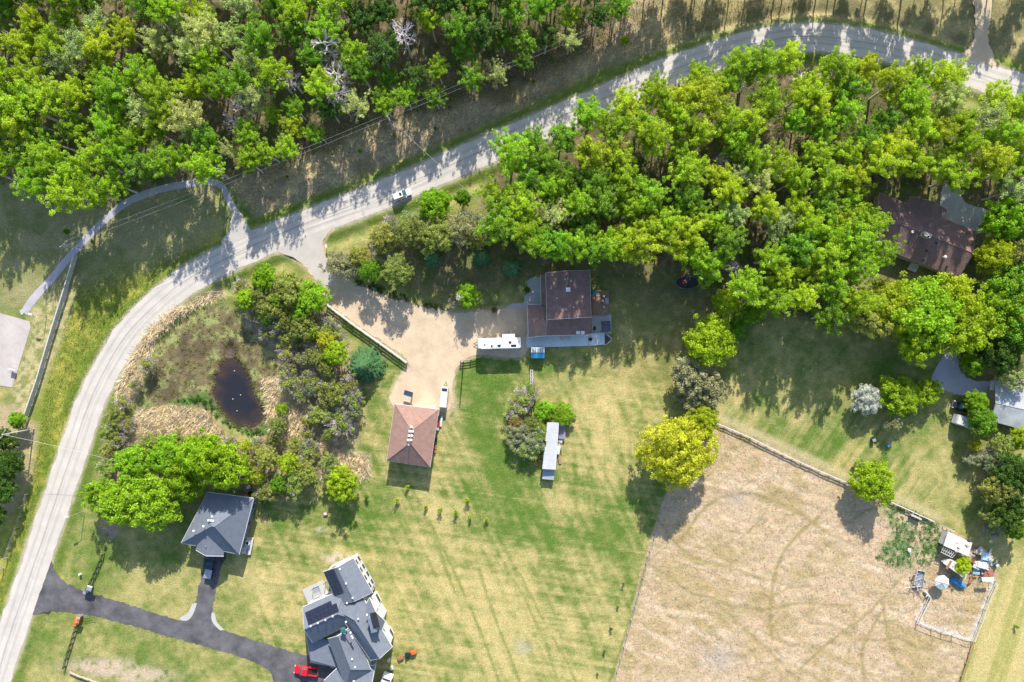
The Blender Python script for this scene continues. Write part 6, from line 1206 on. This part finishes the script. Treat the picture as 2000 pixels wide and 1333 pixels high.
# ---------------------------------------------------------------- stuff nobody could count
def stuff(name, label, v, q, colour, cat, t=None):
    me = np_mesh(name, v, q, t); me.materials.append(LEAF); o = tag(link(bpy.data.objects.new(name, me)), label, cat, kind='stuff'); o.color = (*colour, 1); return o
def in_poly_pts(polys, n, rg):
    out = []
    for P in polys:
        xs = [p[0] for p in P]; ys = [p[1] for p in P]; x = rg.uniform(min(xs), max(xs), n * 3); y = rg.uniform(min(ys), max(ys), n * 3); k = inside(x, y, P); out.append(np.stack([x[k][:n], y[k][:n]], 1))
    return np.concatenate(out)
def ground_pts(pp):
    xs = (pp[:, 0] - 1000) / PPM; ys = (666.5 - pp[:, 1]) / PPM
    i = np.clip(np.searchsorted(gx, xs), 0, nx - 1); j = np.clip(np.searchsorted(gy, ys), 0, ny - 1); return np.stack([xs, ys, GZ[j, i]], 1)
rg = np.random.default_rng(77)
def blades(pp, L, w, lean, rg, dirj=None):
    """loose blades or stalks leaning over: one thin quad each"""
    g = ground_pts(pp); n = len(g); a = rg.uniform(0, 6.283, n) if dirj is None else dirj + rg.normal(0, .7, n)
    l = L * rg.uniform(.5, 1.3, n); h = l * np.sqrt(1 - lean ** 2) * rg.uniform(.6, 1.3, n); dx, dy = np.cos(a), np.sin(a)
    tip = g + np.stack([dx * l * lean, dy * l * lean, h], 1); s = np.stack([-dy, dx, np.zeros(n)], 1) * w
    return np.stack([g - s, g + s, tip + s * .5, tip - s * .5], 1).reshape(-1, 3), np.arange(n * 4).reshape(n, 4)
v, q = blades(in_poly_pts([REED1, REED2, REED3], 5200, rg), 1.5, .075, .8, rg)
stuff('dry_reeds', 'pale dry reeds bent over around the pond', v, q, (.70, .61, .48), 'reeds')
pp = in_poly_pts([PASTURE], 26000, rg); td = np.minimum.reduce([seg_dist(pp[:, 0], pp[:, 1], t) for t in TRACKS]); pp = pp[td > 4]
v, q = blades(pp, .30, .06, .9, rg, R(-60))
stuff('pasture_grass', 'dry matted grass of the tan pasture', v, q, (.49, .39, .275), 'grass')
v, q = blades(in_poly_pts([[(420, 345), (800, 190), (1230, 0), (1600, 0), (1560, 25), (1400, 55), (1180, 130), (960, 235), (700, 345), (500, 420)]], 16000, rg), .5, .06, .7, rg)
stuff('rough_grass', 'long brown grass between the wood and the road', v, q, (.34, .29, .17), 'grass')
v, q = blades(in_poly_pts([[(150, 560), (330, 500), (415, 472), (300, 560), (225, 640), (160, 745), (100, 900), (45, 1060), (0, 1190), (-20, 1200), (60, 960), (90, 760)]], 15000, rg), .3, .05, .6, rg)
stuff('verge_grass', 'lush green grass on the verge left of the road', v, q, (.17, .21, .03), 'grass')
pp = in_poly_pts([W_G, G_G], 1500, rg); g = ground_pts(pp); g[:, 2] += rg.uniform(.2, 1.2, len(g))
v, q = leaf_quads(g, rg.uniform(.3, .9, len(g)), [int(x) for x in rg.uniform(6, 26, len(g))], .26, rg)
stuff('undergrowth', 'low dark undergrowth on the floor of the woods', v, q, (.12, .19, .035), 'undergrowth')
pr_ = np.array(catmull(POND, 3, True)); pr_ = np.concatenate([pr_, pr_]) + rg.normal(0, 5, (len(pr_) * 2, 2))
pp = np.concatenate([in_poly_pts([BOG], 520, rg), pr_]); pp = pp[~inside(pp[:, 0], pp[:, 1], POND)]; g = ground_pts(pp); g[:, 2] = np.maximum(g[:, 2] + .12, -.46)
v, q = leaf_quads(g, rg.uniform(.3, .9, len(g)), 18, .16, rg, flat=.15)
stuff('bog_plants', 'olive marsh plants growing around the open water', v, q, (.24, .255, .09), 'marsh plants')
pp = in_poly_pts([[(1725, 990), (1760, 985), (1830, 1020), (1845, 1060), (1830, 1100), (1780, 1110), (1740, 1105), (1710, 1090), (1745, 1040)]], 260, rg); g = ground_pts(pp); g[:, 2] += .2
v, q = leaf_quads(g, rg.uniform(.3, .7, len(g)), 18, .2, rg, flat=.5)
stuff('weed_patch', 'dark green weeds beside the junk yard', v, q, (.17, .30, .10), 'weeds')
pp = in_poly_pts([[(690, 553), (760, 580), (830, 602), (875, 608), (872, 600), (830, 590), (760, 566), (700, 540)], [(335, 785), (400, 770), (440, 800), (520, 845), (500, 855), (440, 830), (390, 790)]], 170, rg); g = ground_pts(pp); g[:, 2] += .25
v, q = leaf_quads(g, rg.uniform(.3, .7, len(g)), 22, .2, rg, flat=.6)
stuff('bank_plants', 'green herbs along the gravel drive bank and pond edge', v, q, (.07, .14, .03), 'plants')
